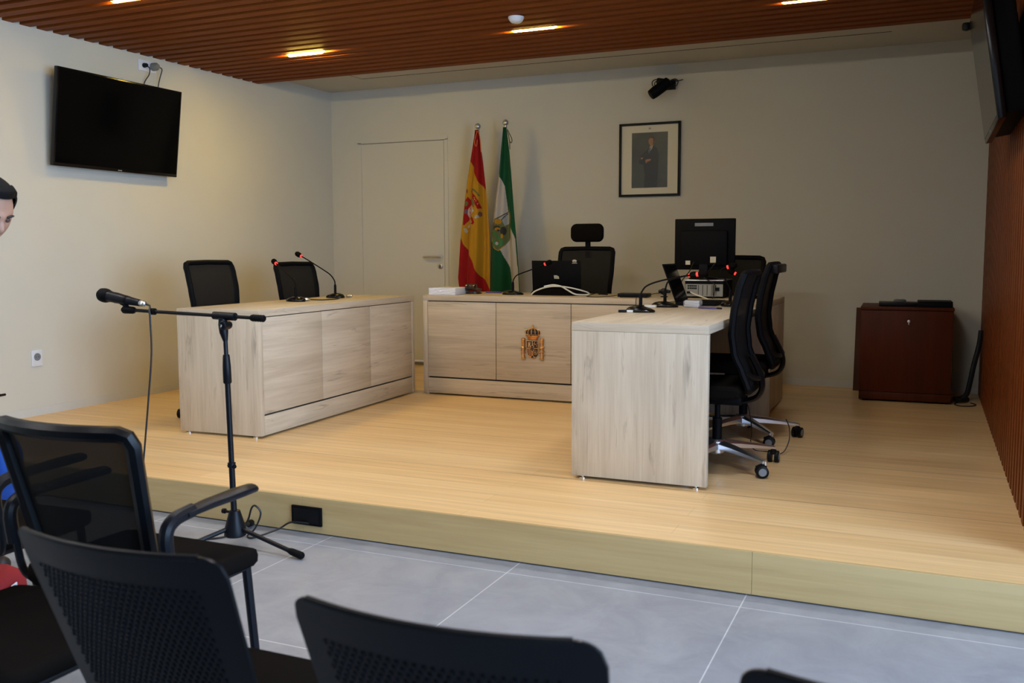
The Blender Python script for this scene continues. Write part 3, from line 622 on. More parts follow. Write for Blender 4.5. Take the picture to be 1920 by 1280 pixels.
cable('video_cable', 'black cable between the monitor and the desktop computer', [P2(-.90, 3.25, .24), P2(-.94, 3.20, .18), P2(-.955, 3.12, .15), P2(-.92, 3.08, .128), P2(-.872, 3.085, .10), P2(-.868, 3.09, .07), P2(-.868, 3.06, .02), P2(-.87, 3.02, .004)], .0038, 'cable')
cable('network_cable', 'white network cable leaving the back of the desktop computer', [P2(-1.035, 3.116, .040), P2(-1.03, 3.08, .042), P2(-.98, 3.0, .030), P2(-.92, 2.93, .018), P2(-.87, 2.89, .006)], .0048, 'cable_w')
cable('power_lead', 'thin white lead curving beside the desktop computer', [P2(-1.09, 3.115, .098), P2(-1.105, 3.08, .09), P2(-1.11, 3.07, .06), P2(-1.10, 3.06, .02), P2(-1.09, 3.0, .005)], .0028, 'cable_w')
# ------------------------------------------------------------------ things on the right desk
t, lid, Mx = laptop('black laptop on the right desk seen from the side of its lid', (-.945, 2.46, TOP), -PI/2+.04, .36, .245, .36)
Q = lambda x, y, z: (x, y, TOP+z)
t = thing('wrapped_papers', 'small crumpled pack of clear wrapped papers beside the open laptop', 'papers', (-.815, 2.19, TOP), .1)
b = B(); rnd = random.Random(5)
for k in range(3):
    xbox(b, (.085, .11, .010), Matrix.Translation((0, 0, .007+.011*k)) @ Matrix.Rotation((rnd.random()-.5)*.4, 4, 'Z') @ Matrix.Rotation((rnd.random()-.5)*.1, 4, 'Y'), .002)
obj('papers', b, 'paper', t, 0)
b = B(); xbox(b, (.10, .125, .040), Matrix.Translation((.005, 0, .021)), .012); obj('wrapper', b, mesh_fabric('clear_plastic', (.8, .8, .8), .75), t)
b = B(); tube(b, [Q(-.74, 2.03, .006), Q(-.63, 2.0, .006)], .005, 8, 0); tube(b, [Q(-.63, 2.0, .006), Q(-.60, 1.992, .006)], .005, 8, 1); tag(obj('blue_pen', b, ['purple', 'black']), 'blue pen lying on the right desk', 'pen')
t = thing('cable_adapter', 'black plug with a white connector left of the near right desk microphone', 'adapter', (-1.0, 1.55, TOP), .30)
b = B(); box(b, (-.065, -.011, 0), (-.020, .011, .014), .003); obj('plug', b, 'black', t)
b = B(); box(b, (-.020, -.009, .001), (.015, .009, .013), .002); label_part(obj('connector', b, 'white', t), 'white connector')
t = thing('cable_adapter', 'grey connector pair between the two right desk microphones', 'adapter', (-1.02, 2.02, TOP), -.1)
b = B(); box(b, (-.035, -.012, 0), (.035, .012, .016), .003); obj('connector', b, 'white', t)
b = B(); box(b, (-.085, -.010, .001), (-.035, .010, .014), .003); obj('plug', b, 'black', t)
for lab, pts, m, r in (('grey cable running along the inner edge of the right desk behind its near microphone', [Q(-1.040, 2.66, .005), Q(-1.046, 2.5, .005), Q(-1.048, 2.3, .005), Q(-1.046, 2.15, .005), Q(-1.035, 2.04, .006)], 'grey', .004),
                       ('white cable running straight along the far end of the right desk', [Q(-1.026, 2.66, .005), Q(-1.020, 2.5, .005), Q(-1.024, 2.35, .012), Q(-1.020, 2.25, .006), Q(-1.015, 2.19, .006)], 'cable_w', .0035),
                       ('pale cable beside the lid of the open laptop on the right desk', [Q(-.995, 2.70, .005), Q(-1.000, 2.55, .014), Q(-.998, 2.42, .010), Q(-1.000, 2.28, .006), Q(-.992, 2.19, .006)], 'cable_w', .003)):
    cable('desk_cable', lab, pts, r, m)
cable('microphone_lead', 'black lead joining the two microphones on the left desk', [Q(-3.35, 1.90, .012), Q(-3.30, 1.98, .006), Q(-3.28, 2.10, .005), Q(-3.32, 2.22, .005), Q(-3.37, 2.30, .012)], .004, 'cable')
t = thing('cable_connector', 'metal connector plugged into the near microphone on the left desk', 'connector', (-3.335, 1.875, TOP), .9)
b = B(); Mx = Matrix.Translation((-.02, 0, .014)) @ Matrix.Rotation(PI/2, 4, 'Y'); lathe(b, [(.009, 0), (.011, .004), (.011, .030), (.007, .040)], 14, M4=Mx); obj('plug', b, 'steel', t)
t = thing('cable_connector', 'metal connector behind the tall microphone on the left desk', 'connector', (-3.36, 2.40, TOP), .3)
b = B(); Mx = Matrix.Translation((-.015, 0, .014)) @ Matrix.Rotation(PI/2, 4, 'Y'); lathe(b, [(.009, 0), (.011, .004), (.011, .034), (.007, .044)], 14, M4=Mx); obj('plug', b, 'steel', t)
cable('floor_cable', 'thin black cable on the stage floor between the right desk chairs', [(-.45, 1.78, H+.30), (-.40, 1.74, H+.24), (-.375, 1.72, H+.12), (-.38, 1.73, H+.05), (-.36, 1.75, H+.004), (-.28, 1.74, H+.004), (-.215, 1.72, H+.006), (-.19, 1.78, H+.06), (-.195, 1.83, H+.12), (-.22, 1.88, H+.16)], .003, 'cable')

# ------------------------------------------------------------------ things on the walls
def television(label, cx, cy, cz, side, y0, y1, tilt, hgt, deep):
    """side +1: screen faces +x (left wall)"""
    t = thing('television', label, 'television', (cx, cy, cz), 0); w = (y1-y0)/2
    Mx = Matrix.Rotation(tilt*side, 4, 'Y'); s = side
    def bx_(name, a, c, m, bev=.004, mi=0):
        b = B(); box(b, a, c, bev)
        for v in b.verts: v.co = Mx @ v.co
        return obj(name, b, m, t)
    X = lambda u, v: (min(u*s, v*s), max(u*s, v*s))
    a, c = X(-.022, .012); bx_('frame', (a, -w, -hgt/2), (c, w, hgt/2), 'gloss')
    a, c = X(.0121, .0135); bx_('screen', (a, -w+.012, -hgt/2+.022), (c, w-.012, hgt/2-.012), 'screen', 0)
    a, c = X(-.022-deep, -.021); bx_('rear_housing', (a, -w*.93, -hgt*.47), (c, w*.93, hgt*.40), 'matte', .015)
    a, c = X(.0125, .0145); label_part(bx_('badge', (a, -.018, -hgt/2+.006), (c, .018, -hgt/2+.013), 'grey', 0), 'small pale badge')
    return t
tv = television('large black television on the white left wall', -4.775, 1.724, 2.115, 1, 1.17, 2.278, math.radians(7.3), .636, .03)
b = B(); box(b, (XL+4.775, -.20, -.12), (XL+4.775+.012, .20, .16), .002); box(b, (XL+4.775+.012, -.15, -.02), (-.045, -.09, .10)); box(b, (XL+4.775+.012, .09, -.02), (-.045, .15, .10)); obj('wall_mount', b, 'matte', tv)
tv = television('black television on the wooden slat wall at the upper right, mirroring the white wall', .672, 1.86, 2.12, -1, 1.30, 2.35, math.radians(8.9), .65, .095)
b = B(); box(b, (XR-.672-.014, -.25, -.2), (XR-.672-.001, .25, .2), .002); box(b, (.05, -.16, -.05), (XR-.672-.012, -.08, .08)); box(b, (.05, .08, -.05), (XR-.672-.012, .16, .08)); obj('wall_mount', b, 'matte', tv)
t = thing('ceiling_bracket', 'small black bracket knob beside the upper right television', 'bracket', (.60, 2.52, 2.455))
b = B(); lathe(b, [(.006, -.03), (.022, -.024), (.024, 0), (.02, .012)], 14, (0, 0, 0)); obj('knob', b, 'black', t); b = B(); tube(b, [(0, 0, .0), (.10, 0, .02), (XR-.60-.001, 0, .02)], .009, 8); obj('arm', b, 'black', t)
# sockets and plugs above the left television
t = thing('wall_socket', 'white wall socket plate above the left television', 'socket', (XL, 2.10, 2.60)); b = B(); box(b, (0, -.085, -.04), (.008, .085, .04), .002); obj('plate', b, 'white', t)
t = thing('power_plug', 'black plug in the socket above the left television', 'plug', (XL+.0081, 2.065, 2.60)); b = B(); Mx = Matrix.Rotation(PI/2, 4, 'Y'); lathe(b, [(.016, 0), (.018, .004), (.014, .03), (.008, .036)], 14, M4=Mx); obj('body', b, 'black', t)
t = thing('power_adapter', 'grey plug adapter above the left television', 'plug', (XL+.0081, 2.15, 2.603)); b = B(); Mx = Matrix.Rotation(PI/2, 4, 'Y'); lathe(b, [(.026, 0), (.030, .006), (.028, .04), (.018, .056)], 16, M4=Mx); obj('body', b, plain('adapter_grey', (.22, .21, .17), .5), t)
X0 = XL
cable('television_cable', 'black cable from the black plug down behind the left television', [(X0+.040, 2.066, 2.594), (X0+.050, 2.08, 2.575), (X0+.045, 2.075, 2.53), (X0+.040, 2.04, 2.48), (X0+.036, 2.02, 2.42), (X0+.03, 2.0, 2.30)], .004, 'cable')
cable('adapter_cable', 'black cable from the grey adapter down behind the left television', [(X0+.060, 2.165, 2.600), (X0+.066, 2.185, 2.585), (X0+.05, 2.18, 2.53), (X0+.045, 2.165, 2.47), (X0+.04, 2.16, 2.40), (X0+.03, 2.15, 2.30)], .004, 'cable')
t = thing('wall_outlet', 'white power outlet low on the left wall', 'outlet', (XL, 1.038, .541))
b = B(); prism(b, rrect(-.040, -.053, .040, .053, .006), 0, .009, 'yzx', bev=.0015); obj('plate', b, 'white', t)
b = B(); Mx = Matrix.Translation((.0085, 0, .008)) @ Matrix.Rotation(PI/2, 4, 'Y'); lathe(b, [(.025, 0), (.025, .003), (.021, .0032), (.020, .001), (.001, .001)], 22, M4=Mx, cap=False); obj('socket_ring', b, 'grey', t)
b = B()
for y in (-.009, .009): tube(b, [(.009, y, .008), (.0108, y, .008)], .0028, 8)
obj('hole', b, 'dslot', t)
# framed portrait
t = thing('framed_portrait', 'framed portrait of a standing person in a dark suit on the back wall', 'picture', (-1.713, YB, 1.994))
fw, fh, ft = .262, .304, .019
b = B()
for a, c in (((-fw, -fh), (-fw+ft, fh)), ((fw-ft, -fh), (fw, fh)), ((-fw+ft, -fh), (fw-ft, -fh+ft)), ((-fw+ft, fh-ft), (fw-ft, fh))): box(b, (a[0], -.026, a[1]), (c[0], -.001, c[1]), .001)
obj('frame', b, 'black', t)
b = B(); box(b, (-fw+ft, -.012, -fh+ft), (fw-ft, -.002, fh-ft)); mt = obj('mount', b, 'mat', t, 0)
b = B(); prism(b, rrect(-.010, .250, .010, .264, .004), -.0126, -.0120); label_part(obj('mount_mark', b, 'shirt', mt, 0), 'tiny embossed mark')
b = B(); K = 1/420.0                                   # print: pixels of a 344 x 520 picture
def pp(poly, mi, d): prism(b, [((u-172)*.308/344, .225-v*.457/520) for u, v in poly], -.0124-d*.0003, -.0120, mi=mi)
pp([(0, 0), (344, 0), (344, 520), (0, 520)], 0, 0)
pp([(150, 160), (185, 130), (215, 128), (245, 150), (258, 210), (255, 320), (245, 520), (120, 520), (128, 400), (112, 300), (78, 295), (66, 280), (90, 215), (120, 185)], 1, 1)
pp([(176, 128), (206, 118), (198, 150), (172, 185), (160, 178)], 5, 2); pp([(172, 148), (182, 146), (176, 190), (164, 200), (160, 186)], 3, 3)
pp([(190+29*math.cos(k*PI/10), 83+44*math.sin(k*PI/10)) for k in range(20)], 2, 2); pp([(162, 66), (166, 44), (188, 34), (212, 40), (221, 66), (217, 84), (206, 60), (180, 52)], 4, 3)
pp([(205, 60), (218, 76), (214, 106), (200, 124), (206, 96)], 4, 3)
pp([(128, 260), (150, 250), (186, 250), (184, 262), (160, 274), (138, 276)], 2, 2); pp([(88, 236), (108, 232), (106, 248), (90, 250)], 2, 2); pp([(130, 276), (150, 278), (140, 290)], 2, 2)
obj('photo_print', b, ['photo_bg', 'suit', 'face', 'tie', 'hair', 'shirt'], t, 0)
# camera on the back wall
t = thing('wall_camera', 'black camera on a bracket high on the back wall above the portrait', 'camera', (-1.56, YB, 2.585))
b = B(); box(b, (-.04, -.012, -.03), (.06, -.001, .05), .003); tube(b, spline([(.01, -.01, .02), (.0, -.09, .015), (-.005, -.17, -.005)], 4), .013, 10); obj('bracket', b, 'black', t)
b = B(); d = Vector((-.80, -.42, -.66)).normalized(); Mx = Matrix.Translation((.005, -.16, -.015)) @ d.to_track_quat('Z', 'Y').to_matrix().to_4x4()
lathe(b, [(.030, -.05), (.043, -.042), (.045, 0), (.045, .10), (.041, .135), (.034, .14)], 22, M4=Mx); bd = obj('body', b, 'matte', t)
b = B(); lathe(b, [(.030, .139), (.026, .132), (.001, .131)], 18, M4=Mx); obj('lens', b, 'screen', bd)
b = B(); xbox(b, (.11, .05, .05), Matrix.Translation((-.02, -.10, .022)) @ Matrix.Rotation(.2, 4, 'Y'), .012); obj('junction_box', b, 'black', t)
b = B()
tube(b, spline([(-.02, -.10, .03), (-.07, -.11, .045), (-.112, -.10, .030), (-.108, -.09, -.005), (-.07, -.09, -.015), (-.03, -.10, .005)], 5), .004, 6)
tube(b, spline([(-.02, -.11, .01), (-.06, -.12, .03), (-.09, -.11, .015), (-.08, -.10, -.015), (-.04, -.10, -.02)], 5), .004, 6)
tube(b, spline([(.02, -.05, .035), (.06, -.04, .05), (.085, -.03, .03), (.07, -.03, -.005), (.05, -.03, .01)], 5), .004, 6); tube(b, spline([(.03, -.04, .04), (.07, -.02, .035), (.12, -.008, .045)], 4), .004, 6)
obj('cable_loop', b, 'cable', t)

# ------------------------------------------------------------------ flags
def inside(poly, x, y):
    c = False; j = len(poly)-1
    for i in range(len(poly)):
        xi, yi = poly[i]; xj, yj = poly[j]
        if (yi > y) != (yj > y) and x < (xj-xi)*(y-yi)/(yj-yi)+xi: c = not c
        j = i
    return c
def lerp_tab(tab, y):
    if y <= tab[0][0]: return tab[0][1]
    for (a, u), (c, v) in zip(tab, tab[1:]):
        if y <= c: return u + (v-u)*(y-a)/(c-a)
    return tab[-1][1]
FY = 4.20
def flag(label, ballpx, left, right, mats, colour, cord_mat, folds, cord_pts):
    bx0 = at(ballpx[0], ballpx[1], FY); t = thing('flag', label, 'flag', (bx0.x, FY, H), 0); o = Vector((bx0.x, FY, H))
    b = B(); zt = bx0.z - H; lathe(b, [(.120, 0), (.125, .01), (.11, .03), (.03, .05), (.02, .10), (.014, .11)], 24); obj('stand', b, 'chrome', t)
    b = B(); tube(b, [(0, 0, .10), (0, 0, zt-.02)], .012, 10); obj('pole', b, 'steel', t)
    b = B(); lathe(b, [(.010, zt-.045), (.016, zt-.040), (.010, zt-.030), (.012, zt-.026)] + [(.027*math.sin(PI*k/12)+.0002, zt-.027*math.cos(PI*k/12)) for k in range(1, 13)], 18); label_part(obj('finial', b, 'steel', t), 'polished steel ball')
    b = B(); ny, nx = 430, 72; y0, y1 = left[0][0], left[-1][0]; grid = []
    for j in range(ny+1):
        py = y0 + (y1-y0)*j/ny; l, r = lerp_tab(left, py), lerp_tab(right, py); row = []
        amp = .004 + .020*min(1, (py-y0)/200)
        for i in range(nx+1):
            s = i/nx; p = at(l+(r-l)*s, py, FY) - o; dy = sum(A*math.cos(2*PI*(f*s+ph+g*(py-y0)/300)) for A, f, ph, g in folds)
            row.append(b.verts.new((p.x, -.022 - amp*dy*1.3 - .03*(1-(2*s-1)**2)*min(1, (py-y0)/120), p.z)))
        grid.append(row)
    for j in range(ny):
        py = y0 + (y1-y0)*(j+.5)/ny; l, r = lerp_tab(left, py), lerp_tab(right, py)
        for i in range(nx): b.faces.new((grid[j][i], grid[j+1][i], grid[j+1][i+1], grid[j][i+1])).material_index = colour(l+(r-l)*(i+.5)/nx, py)
    obj('cloth', b, mats, t, 180)
    b = B()
    for pts in cord_pts: tube(b, spline([at(x, y, FY-.035) - o for x, y in pts], 5), .0035, 6)
    obj('tie_cord', b, cord_mat, t)
    return t
def U(L_): return [(850+u/8.536, 330+v/8.536) for u, v in L_]
def E_(cx, cy, rx, ry, n=16): return [(cx+rx*math.cos(2*PI*k/n), cy+ry*math.sin(2*PI*k/n)) for k in range(n)]
# 0 red 1 yellow 2 brown 3 purple 4 white 5 grey 6 olive 7 blue
sp = [(2, U(E_(243, 247, 14, 34))), (2, U(E_(462, 615, 20, 42))), (5, U(E_(425, 650, 30, 24))), (4, U(E_(408, 668, 16, 18))),
      (6, U([(300, 215), (345, 190), (400, 225), (440, 275), (462, 320), (440, 330), (420, 285), (385, 250), (345, 225), (320, 232)])),
      (0, U([(300, 240), (335, 230), (365, 280), (400, 320), (445, 400), (478, 520), (440, 530), (400, 470), (380, 390), (330, 320)])),
      (1, U(E_(330, 268, 8, 9))), (1, U(E_(352, 308, 9, 8))), (1, U(E_(388, 350, 9, 10))), (1, U(E_(412, 400, 9, 12))), (1, U(E_(440, 450, 8, 12))), (4, U(E_(395, 378, 9, 9))), (1, U(E_(420, 350, 7, 9))),
      (2, U([(298, 370), (315, 360), (390, 490), (378, 500), (330, 440)])), (6, U([(320, 335), (345, 345), (400, 450), (385, 470), (345, 400)])),
      (0, U([(255, 330), (330, 430), (262, 520), (250, 600), (272, 690), (255, 720), (205, 785), (178, 785), (182, 650), (198, 500), (214, 390)])),
      (6, U([(215, 410), (245, 400), (262, 440), (235, 490), (208, 480)])), (7, U([(205, 540), (245, 535), (240, 600), (200, 600)])),
      (4, U([(320, 455), (388, 560), (270, 672), (246, 610), (258, 525)])),
      (3, U([(285, 500), (305, 490), (325, 520), (350, 530), (335, 560), (345, 590), (318, 580), (300, 605), (295, 640), (272, 645), (285, 600), (272, 585), (300, 560), (280, 530)])),
      (0, U([(340, 640), (365, 670), (392, 745), (372, 778), (340, 765), (355, 735), (335, 690), (318, 690)])), (4, U([(315, 690), (335, 695), (352, 735), (335, 760), (320, 740)])),
      (0, U([(288, 720), (310, 700), (322, 720), (315, 800), (290, 832), (270, 830), (292, 780)])), (4, U([(240, 805), (275, 770), (290, 780), (272, 828), (245, 828)])),
      (5, U([(190, 842), (222, 832), (244, 890), (216, 922)]))]
def col_a(x, y):
    for mi, poly in reversed(sp):
        if inside(poly, x, y): return mi
    v = y - 1.85*x + 4*math.sin((x-880)*.22)
    return 1 if -1330 < v < -1158 else 0
flag('red and yellow flag with a coat of arms on a pole by the door', (896, 237),
     [(244, 893), (258, 891.5), (305, 884), (360, 876), (450, 866), (520, 861.5), (535, 863), (548, 869), (575, 874), (610, 878)],
     [(244, 899), (258, 901), (305, 908), (360, 914), (420, 918.5), (460, 920.5), (545, 921), (610, 921)],
     ['f_red', 'f_yel', 'f_brn', 'f_pur', 'f_wht', 'f_gry', 'f_olv', 'f_blu'], col_a, 'cord', [(1.0, 1.6, .1, .1), (.35, 3.7, .3, .4)],
     [[(895, 246), (891, 258), (890, 268), (893, 275), (895, 262)], [(897, 246), (900, 260), (901, 272), (902, 285)], [(893, 246), (899, 248)]])
W1 = [(936, 326), (944, 335), (950, 350), (953, 385), (957, 425), (960, 425), (964, 432), (970, 446), (974, 490), (977.3, 540), (978, 600), (962, 600), (961, 526), (957, 502), (944, 470), (921, 451), (900, 418), (900, 326)]
sh = U([(650, 745), (760, 668), (880, 585), (905, 510), (950, 600), (942, 760), (920, 1000), (850, 1110), (770, 1195), (735, 1175), (640, 1045), (618, 900), (625, 800)])
an = [(3, sh), (4, U([(690, 735), (860, 612), (905, 575), (925, 640), (900, 760), (850, 800), (820, 720), (770, 680)])), (5, U([(655, 740), (880, 580), (884, 590), (660, 752)])), (5, U([(790, 715), (880, 600), (888, 606), (800, 724)])),
      (2, U(E_(765, 730, 44, 46))), (5, U(E_(745, 825, 50, 30))), (2, U(E_(760, 850, 34, 26))), (5, U(E_(770, 870, 18, 16))), (2, U([(670, 740), (700, 720), (715, 760), (700, 800), (672, 780)])), (5, U(E_(690, 765, 9, 16))), (5, U(E_(830, 880, 38, 70))), (2, U(E_(815, 960, 16, 36))),
      (6, U([(622, 820), (700, 850), (770, 960), (845, 1060), (820, 1120), (740, 1120), (650, 1010), (620, 930)])), (3, U([(680, 900), (720, 930), (800, 1060), (770, 1080), (700, 990)])), (1, U(E_(750, 1078, 18, 28))), (1, U(E_(638, 885, 8, 14))),
      (2, U([(640, 1045), (650, 1045), (735, 1165), (770, 1185), (845, 1105), (852, 1115), (772, 1198), (732, 1178)])), (2, U([(918, 560), (938, 600), (950, 640), (942, 760), (928, 770), (938, 640)]))]
def col_b(x, y):
    if y > 340:
        for mi, poly in reversed(an):
            if inside(poly, x, y): return mi
    return 1 if inside(W1, x, y) else 0
flag('green and white flag with a crest on a pole behind the bench', (948, 230),
     [(239, 945), (252, 944), (285, 940.5), (326, 937), (370, 930), (420, 924.5), (455, 921), (500, 919.5), (545, 918), (610, 917)],
     [(239, 951.5), (252, 953.5), (285, 958), (330, 962), (400, 968), (440, 972), (490, 976), (545, 979.5), (610, 982)],
     ['f_grn', 'f_wht', 'f_yel', 'f_olv', 'f_gry', 'f_blk', 'f_dgr'], col_b, 'dkcord', [(1.15, 1.35, .68, -.05), (.3, 3.3, .1, .3)],
     [[(951, 242), (956, 252), (960, 262), (958, 268), (955, 262), (953, 250)], [(951, 244), (955, 262), (956, 280)]])

# ------------------------------------------------------------------ cabinet at the right
t = thing('low_cabinet', 'reddish brown wooden cabinet standing by the back wall at the right', 'cabinet', (.028, 3.80, H), .03)
b = B()
box(b, (0, .018, .012), (.018, .56, .652)); box(b, (.582, .018, .012), (.60, .56, .652)); box(b, (.018, .018, .012), (.582, .56, .030)); box(b, (.018, .54, .03), (.582, .56, .652)); obj('body', b, 'cherry', t, 0)
b = B(); box(b, (-.004, -.002, .652), (.604, .565, .672), .0015); obj('top', b, 'cherry', t)
b = B(); box(b, (.002, 0, .072), (.598, .018, .648), .001); dd = obj('door', b, 'cherry', t)
b = B(); Mx = Matrix.Translation((.315, 0, .575)) @ Matrix.Rotation(PI/2, 4, 'X'); lathe(b, [(.010, 0), (.010, .003), (.007, .004), (.001, .004)], 16, M4=Mx); prism(b, [(.313, .552), (.317, .552), (.318, .566), (.312, .566)], -.012, -.004); label_part(obj('lock', b, 'steel', dd), 'small silver lock with key')
b = B(); box(b, (.002, .002, .014), (.598, .018, .068), .001); obj('plinth', b, 'cherry', t)
for x in (.04, .56):
    for y in (.05, .52):
        b = B(); lathe(b, [(.016, 0), (.016, .013)], 12, (x, y, 0)); obj('foot', b, 'matte', t)
ZC = H + .672
t = thing('media_player', 'flat black device at the left on top of the reddish cabinet', 'device', (.265, 4.02, ZC), .05); b = B(); box(b, (-.13, -.10, .003), (.13, .10, .028), .004); obj('body', b, 'black', t); b = B(); box(b, (-.12, -.09, 0), (.12, .09, .003)); obj('rubber_foot', b, 'matte', t, 0)
t = thing('round_gadget', 'small round grey gadget on the flat black device', 'device', (.275, 4.04, ZC+.028)); b = B(); lathe(b, [(.042, 0), (.044, .006), (.040, .016), (.030, .020), (.001, .021)], 22); obj('body', b, plain('gadget_grey', (.10, .11, .12), .3), t); b = B(); lathe(b, [(.014, .0205), (.013, .023), (.001, .023)], 16); obj('button', b, 'alu', t)
t = thing('black_case', 'flat black case at the right on top of the reddish cabinet', 'case', (.505, 4.02, ZC), .03); b = B(); box(b, (-.112, -.14, 0), (.112, .14, .034), .004); obj('lower_shell', b, 'matte', t); b = B(); box(b, (-.112, -.14, .035), (.112, .14, .040), .002); obj('lid', b, 'matte', t)
t = thing('leaning_board', 'thin dark board leaning on the back wall left of the reddish cabinet', 'board', (0, 0, 0)); b = B(); v = box(b, (-.045, 4.30, H), (.002, 4.315, H+.63))
for k in range(4, 8): v[k].co.y += .135
obj('panel', b, 'backing', t, 0)
# cables on the stage floor at the right wall
t = thing('cable_bundle', 'thick black cable bundle hanging down the corner right of the reddish cabinet', 'cable', (0, 0, 0))
b = B(); tube(b, spline([(.815, 4.15, .66), (.805, 4.12, .56), (.775, 4.08, .42), (.755, 4.06, .30), (.735, 4.05, .21), (.70, 4.05, H+.02), (.66, 4.0, H+.02), (.69, 3.94, H+.02), (.74, 4.0, H+.022)], 5), .017, 8); obj('hose', b, 'cable', t)
b = B(); tube(b, spline([(.70, 4.0, H+.004), (.655, 3.86, H+.004), (.69, 3.78, H+.004), (.76, 3.80, H+.004), (.79, 3.88, H+.004), (.76, 3.95, H+.004)], 5), .004, 6); obj('thin_loop', b, 'cable', t)

# ------------------------------------------------------------------ floor box, microphone stand, microphone, cable
t = thing('stage_socket_box', 'black socket plate set in the front of the stage step', 'socket', (-1.992, 0, .0805)); b = B(); box(b, (-.078, -.012, -.0415), (.078, -.0002, .0415), .002); obj('plate', b, 'matte', t); b = B(); box(b, (-.066, -.0135, -.030), (.066, -.0121, .030), .0005); obj('flap', b, 'black', t)
SX, SY = -2.150, -.285
t = thing('microphone_stand', 'black tripod boom microphone stand before the stage step', 'microphone stand', (SX, SY, 0))
b = B(); lathe(b, [(.040, .050), (.046, .055), (.046, .075), (.026, .145), (.022, .158), (.016, .160)], 22); hub = obj('hub', b, 'powder', t); b = B(); tube(b, [(-.02, 0, .148), (-.055, 0, .150)], .006, 8); lathe(b, [(.001, 0), (.011, .002), (.011, .014), (.001, .016)], 12, M4=Matrix.Translation((-.048, 0, .150)) @ Matrix.Rotation(-PI/2, 4, 'Y')); obj('knob', b, 'powder', hub)
for a in (-.06, 2.05, 4.15):
    d = Vector((math.cos(a), math.sin(a), 0)); b = B(); r1 = .345 if a < 1 else .30
    tube(b, [d*.03 + Vector((0,0,.085)), d*(r1-.03) + Vector((0,0,.022))], .0095, 10); lg = obj('leg', b, 'powder', t)
    b = B(); tube(b, [d*(r1-.06) + Vector((0,0,.0285)), d*(r1-.045) + Vector((0,0,.0255)), d*(r1+.005) + Vector((0,0,.0165)), d*(r1+.012) + Vector((0,0,.016))], [.0105, .0145, .0155, .011], 10); obj('rubber_foot', b, 'matte', lg)
b = B(); tube(b, [(0, 0, .10), (0, 0, .34), (0, 0, .341), (0, 0, .36), (0, 0, .361), (0, 0, .72)], [.0125, .0125, .0165, .0165, .0115, .0115], 12); obj('lower_pole', b, 'powder', t)
b = B(); tube(b, [(0, 0, .345), (.022, -.006, .345)], .008, 8); tube(b, [(0, 0, .345), (-.021, .005, .345)], .007, 8); obj('collar_knob', b, 'matte', t)
b = B(); lathe(b, [(.014, .690), (.0175, .695), (.0170, .76), (.0145, .80), (.013, .808), (.0125, .81)], 14); obj('height_clutch', b, 'powder', t)
b = B(); tube(b, [(0, 0, .80), (0, 0, .876)], .009, 10); obj('upper_pole', b, 'powder', t)
BZ = .968
b = B(); tube(b, [(0, 0, .866), (-.006, 0, .901), (-.008, 0, .931), (-.008, 0, .961)], [.010, .018, .020, .017], 12); lathe(b, [(.001, -.026), (.017, -.024), (.019, -.016), (.019, .016), (.014, .020)], 16, M4=Matrix.Translation((.008, -.006, .931)) @ Matrix.Rotation(PI/2, 4, 'X')); tj = obj('tilt_joint', b, 'powder', t)
b = B(); lathe(b, [(.007, .0), (.007, .003), (.001, .0035)], 12, M4=Matrix.Translation((.008, -.031, .931)) @ Matrix.Rotation(PI/2, 4, 'X')); obj('screw', b, 'chrome', tj)
bd = Vector((.72, 0, -.036)).normalized(); c0 = Vector((.002, 0, BZ))
b = B(); tube(b, [c0 - bd*.055, c0 + bd*.055], .0165, 12); obj('boom_clamp', b, 'powder', t)
b = B(); tube(b, [c0 - bd*.49, c0 + bd*.165], .0075, 10); obj('boom', b, 'powder', t)
b = B(); tube(b, [c0 + bd*(.135+.004*k) for k in range(18)], [.0135+.0016*(k % 3 == 0) - (.004 if k in (0, 17) else 0) for k in range(18)], 12); obj('counterweight', b, 'matte', t)
b = B(); tube(b, [c0 - bd*.555, c0 - bd*.545, c0 - bd*.495, c0 - bd*.485], [.012, .019, .017, .010], 12, flat=(1, .9)); e = c0 - bd*.525
md = Vector((.235, 0, -.040)).normalized(); mc = c0 - bd*.555 + Vector((0, 0, .045))
tube(b, spline([e, e + Vector((-.015, 0, .022)), mc + Vector((-.01, 0, -.012))], 4), .011, 10); tube(b, [mc - md*.045, mc + md*.035], .0200, 14); obj('microphone_clip', b, 'matte', t)
LEAN = Matrix.Rotation(-.024, 4, 'Y')
for ch in t.children:
    if ch.name.split('.')[0] not in ('hub', 'leg'): ch.rotation_euler.y = -.024
c0 = LEAN @ c0; mc = LEAN @ mc; bd = LEAN.to_3x3() @ bd; md = LEAN.to_3x3() @ md
# handheld microphone in the clip
mh = Vector((SX, SY, 0)) + mc; q = md.to_track_quat('Z', 'Y').to_matrix().to_4x4() @ Matrix.Scale(1.18, 4); m0 = mh - md*.124
t = thing('handheld_microphone', 'black handheld microphone in the clip of the boom stand', 'microphone', m0)
b = B(); lathe(b, [(.021, .040), (.0195, .06), (.0205, .075), (.0170, .12), (.0140, .165), (.0125, .19), (.0105, .192)], 18, M4=q); obj('handle', b, 'powder', t)
b = B(); lathe(b, [(.002, -.012), (.016, -.009), (.0245, .002), (.0265, .014), (.0265, .026), (.0225, .040)], 18, M4=q); obj('grille', b, 'matte', t)
b = B(); lathe(b, [(.0105, .192), (.0115, .194), (.0115, .205), (.009, .207), (.009, .218), (.006, .22)], 14, M4=q); label_part(obj('connector', b, 'steel', t), 'silver connector')
s = Vector((SX, SY, 0)); tail = m0 + md*.26
cl = s + c0 - bd*.385
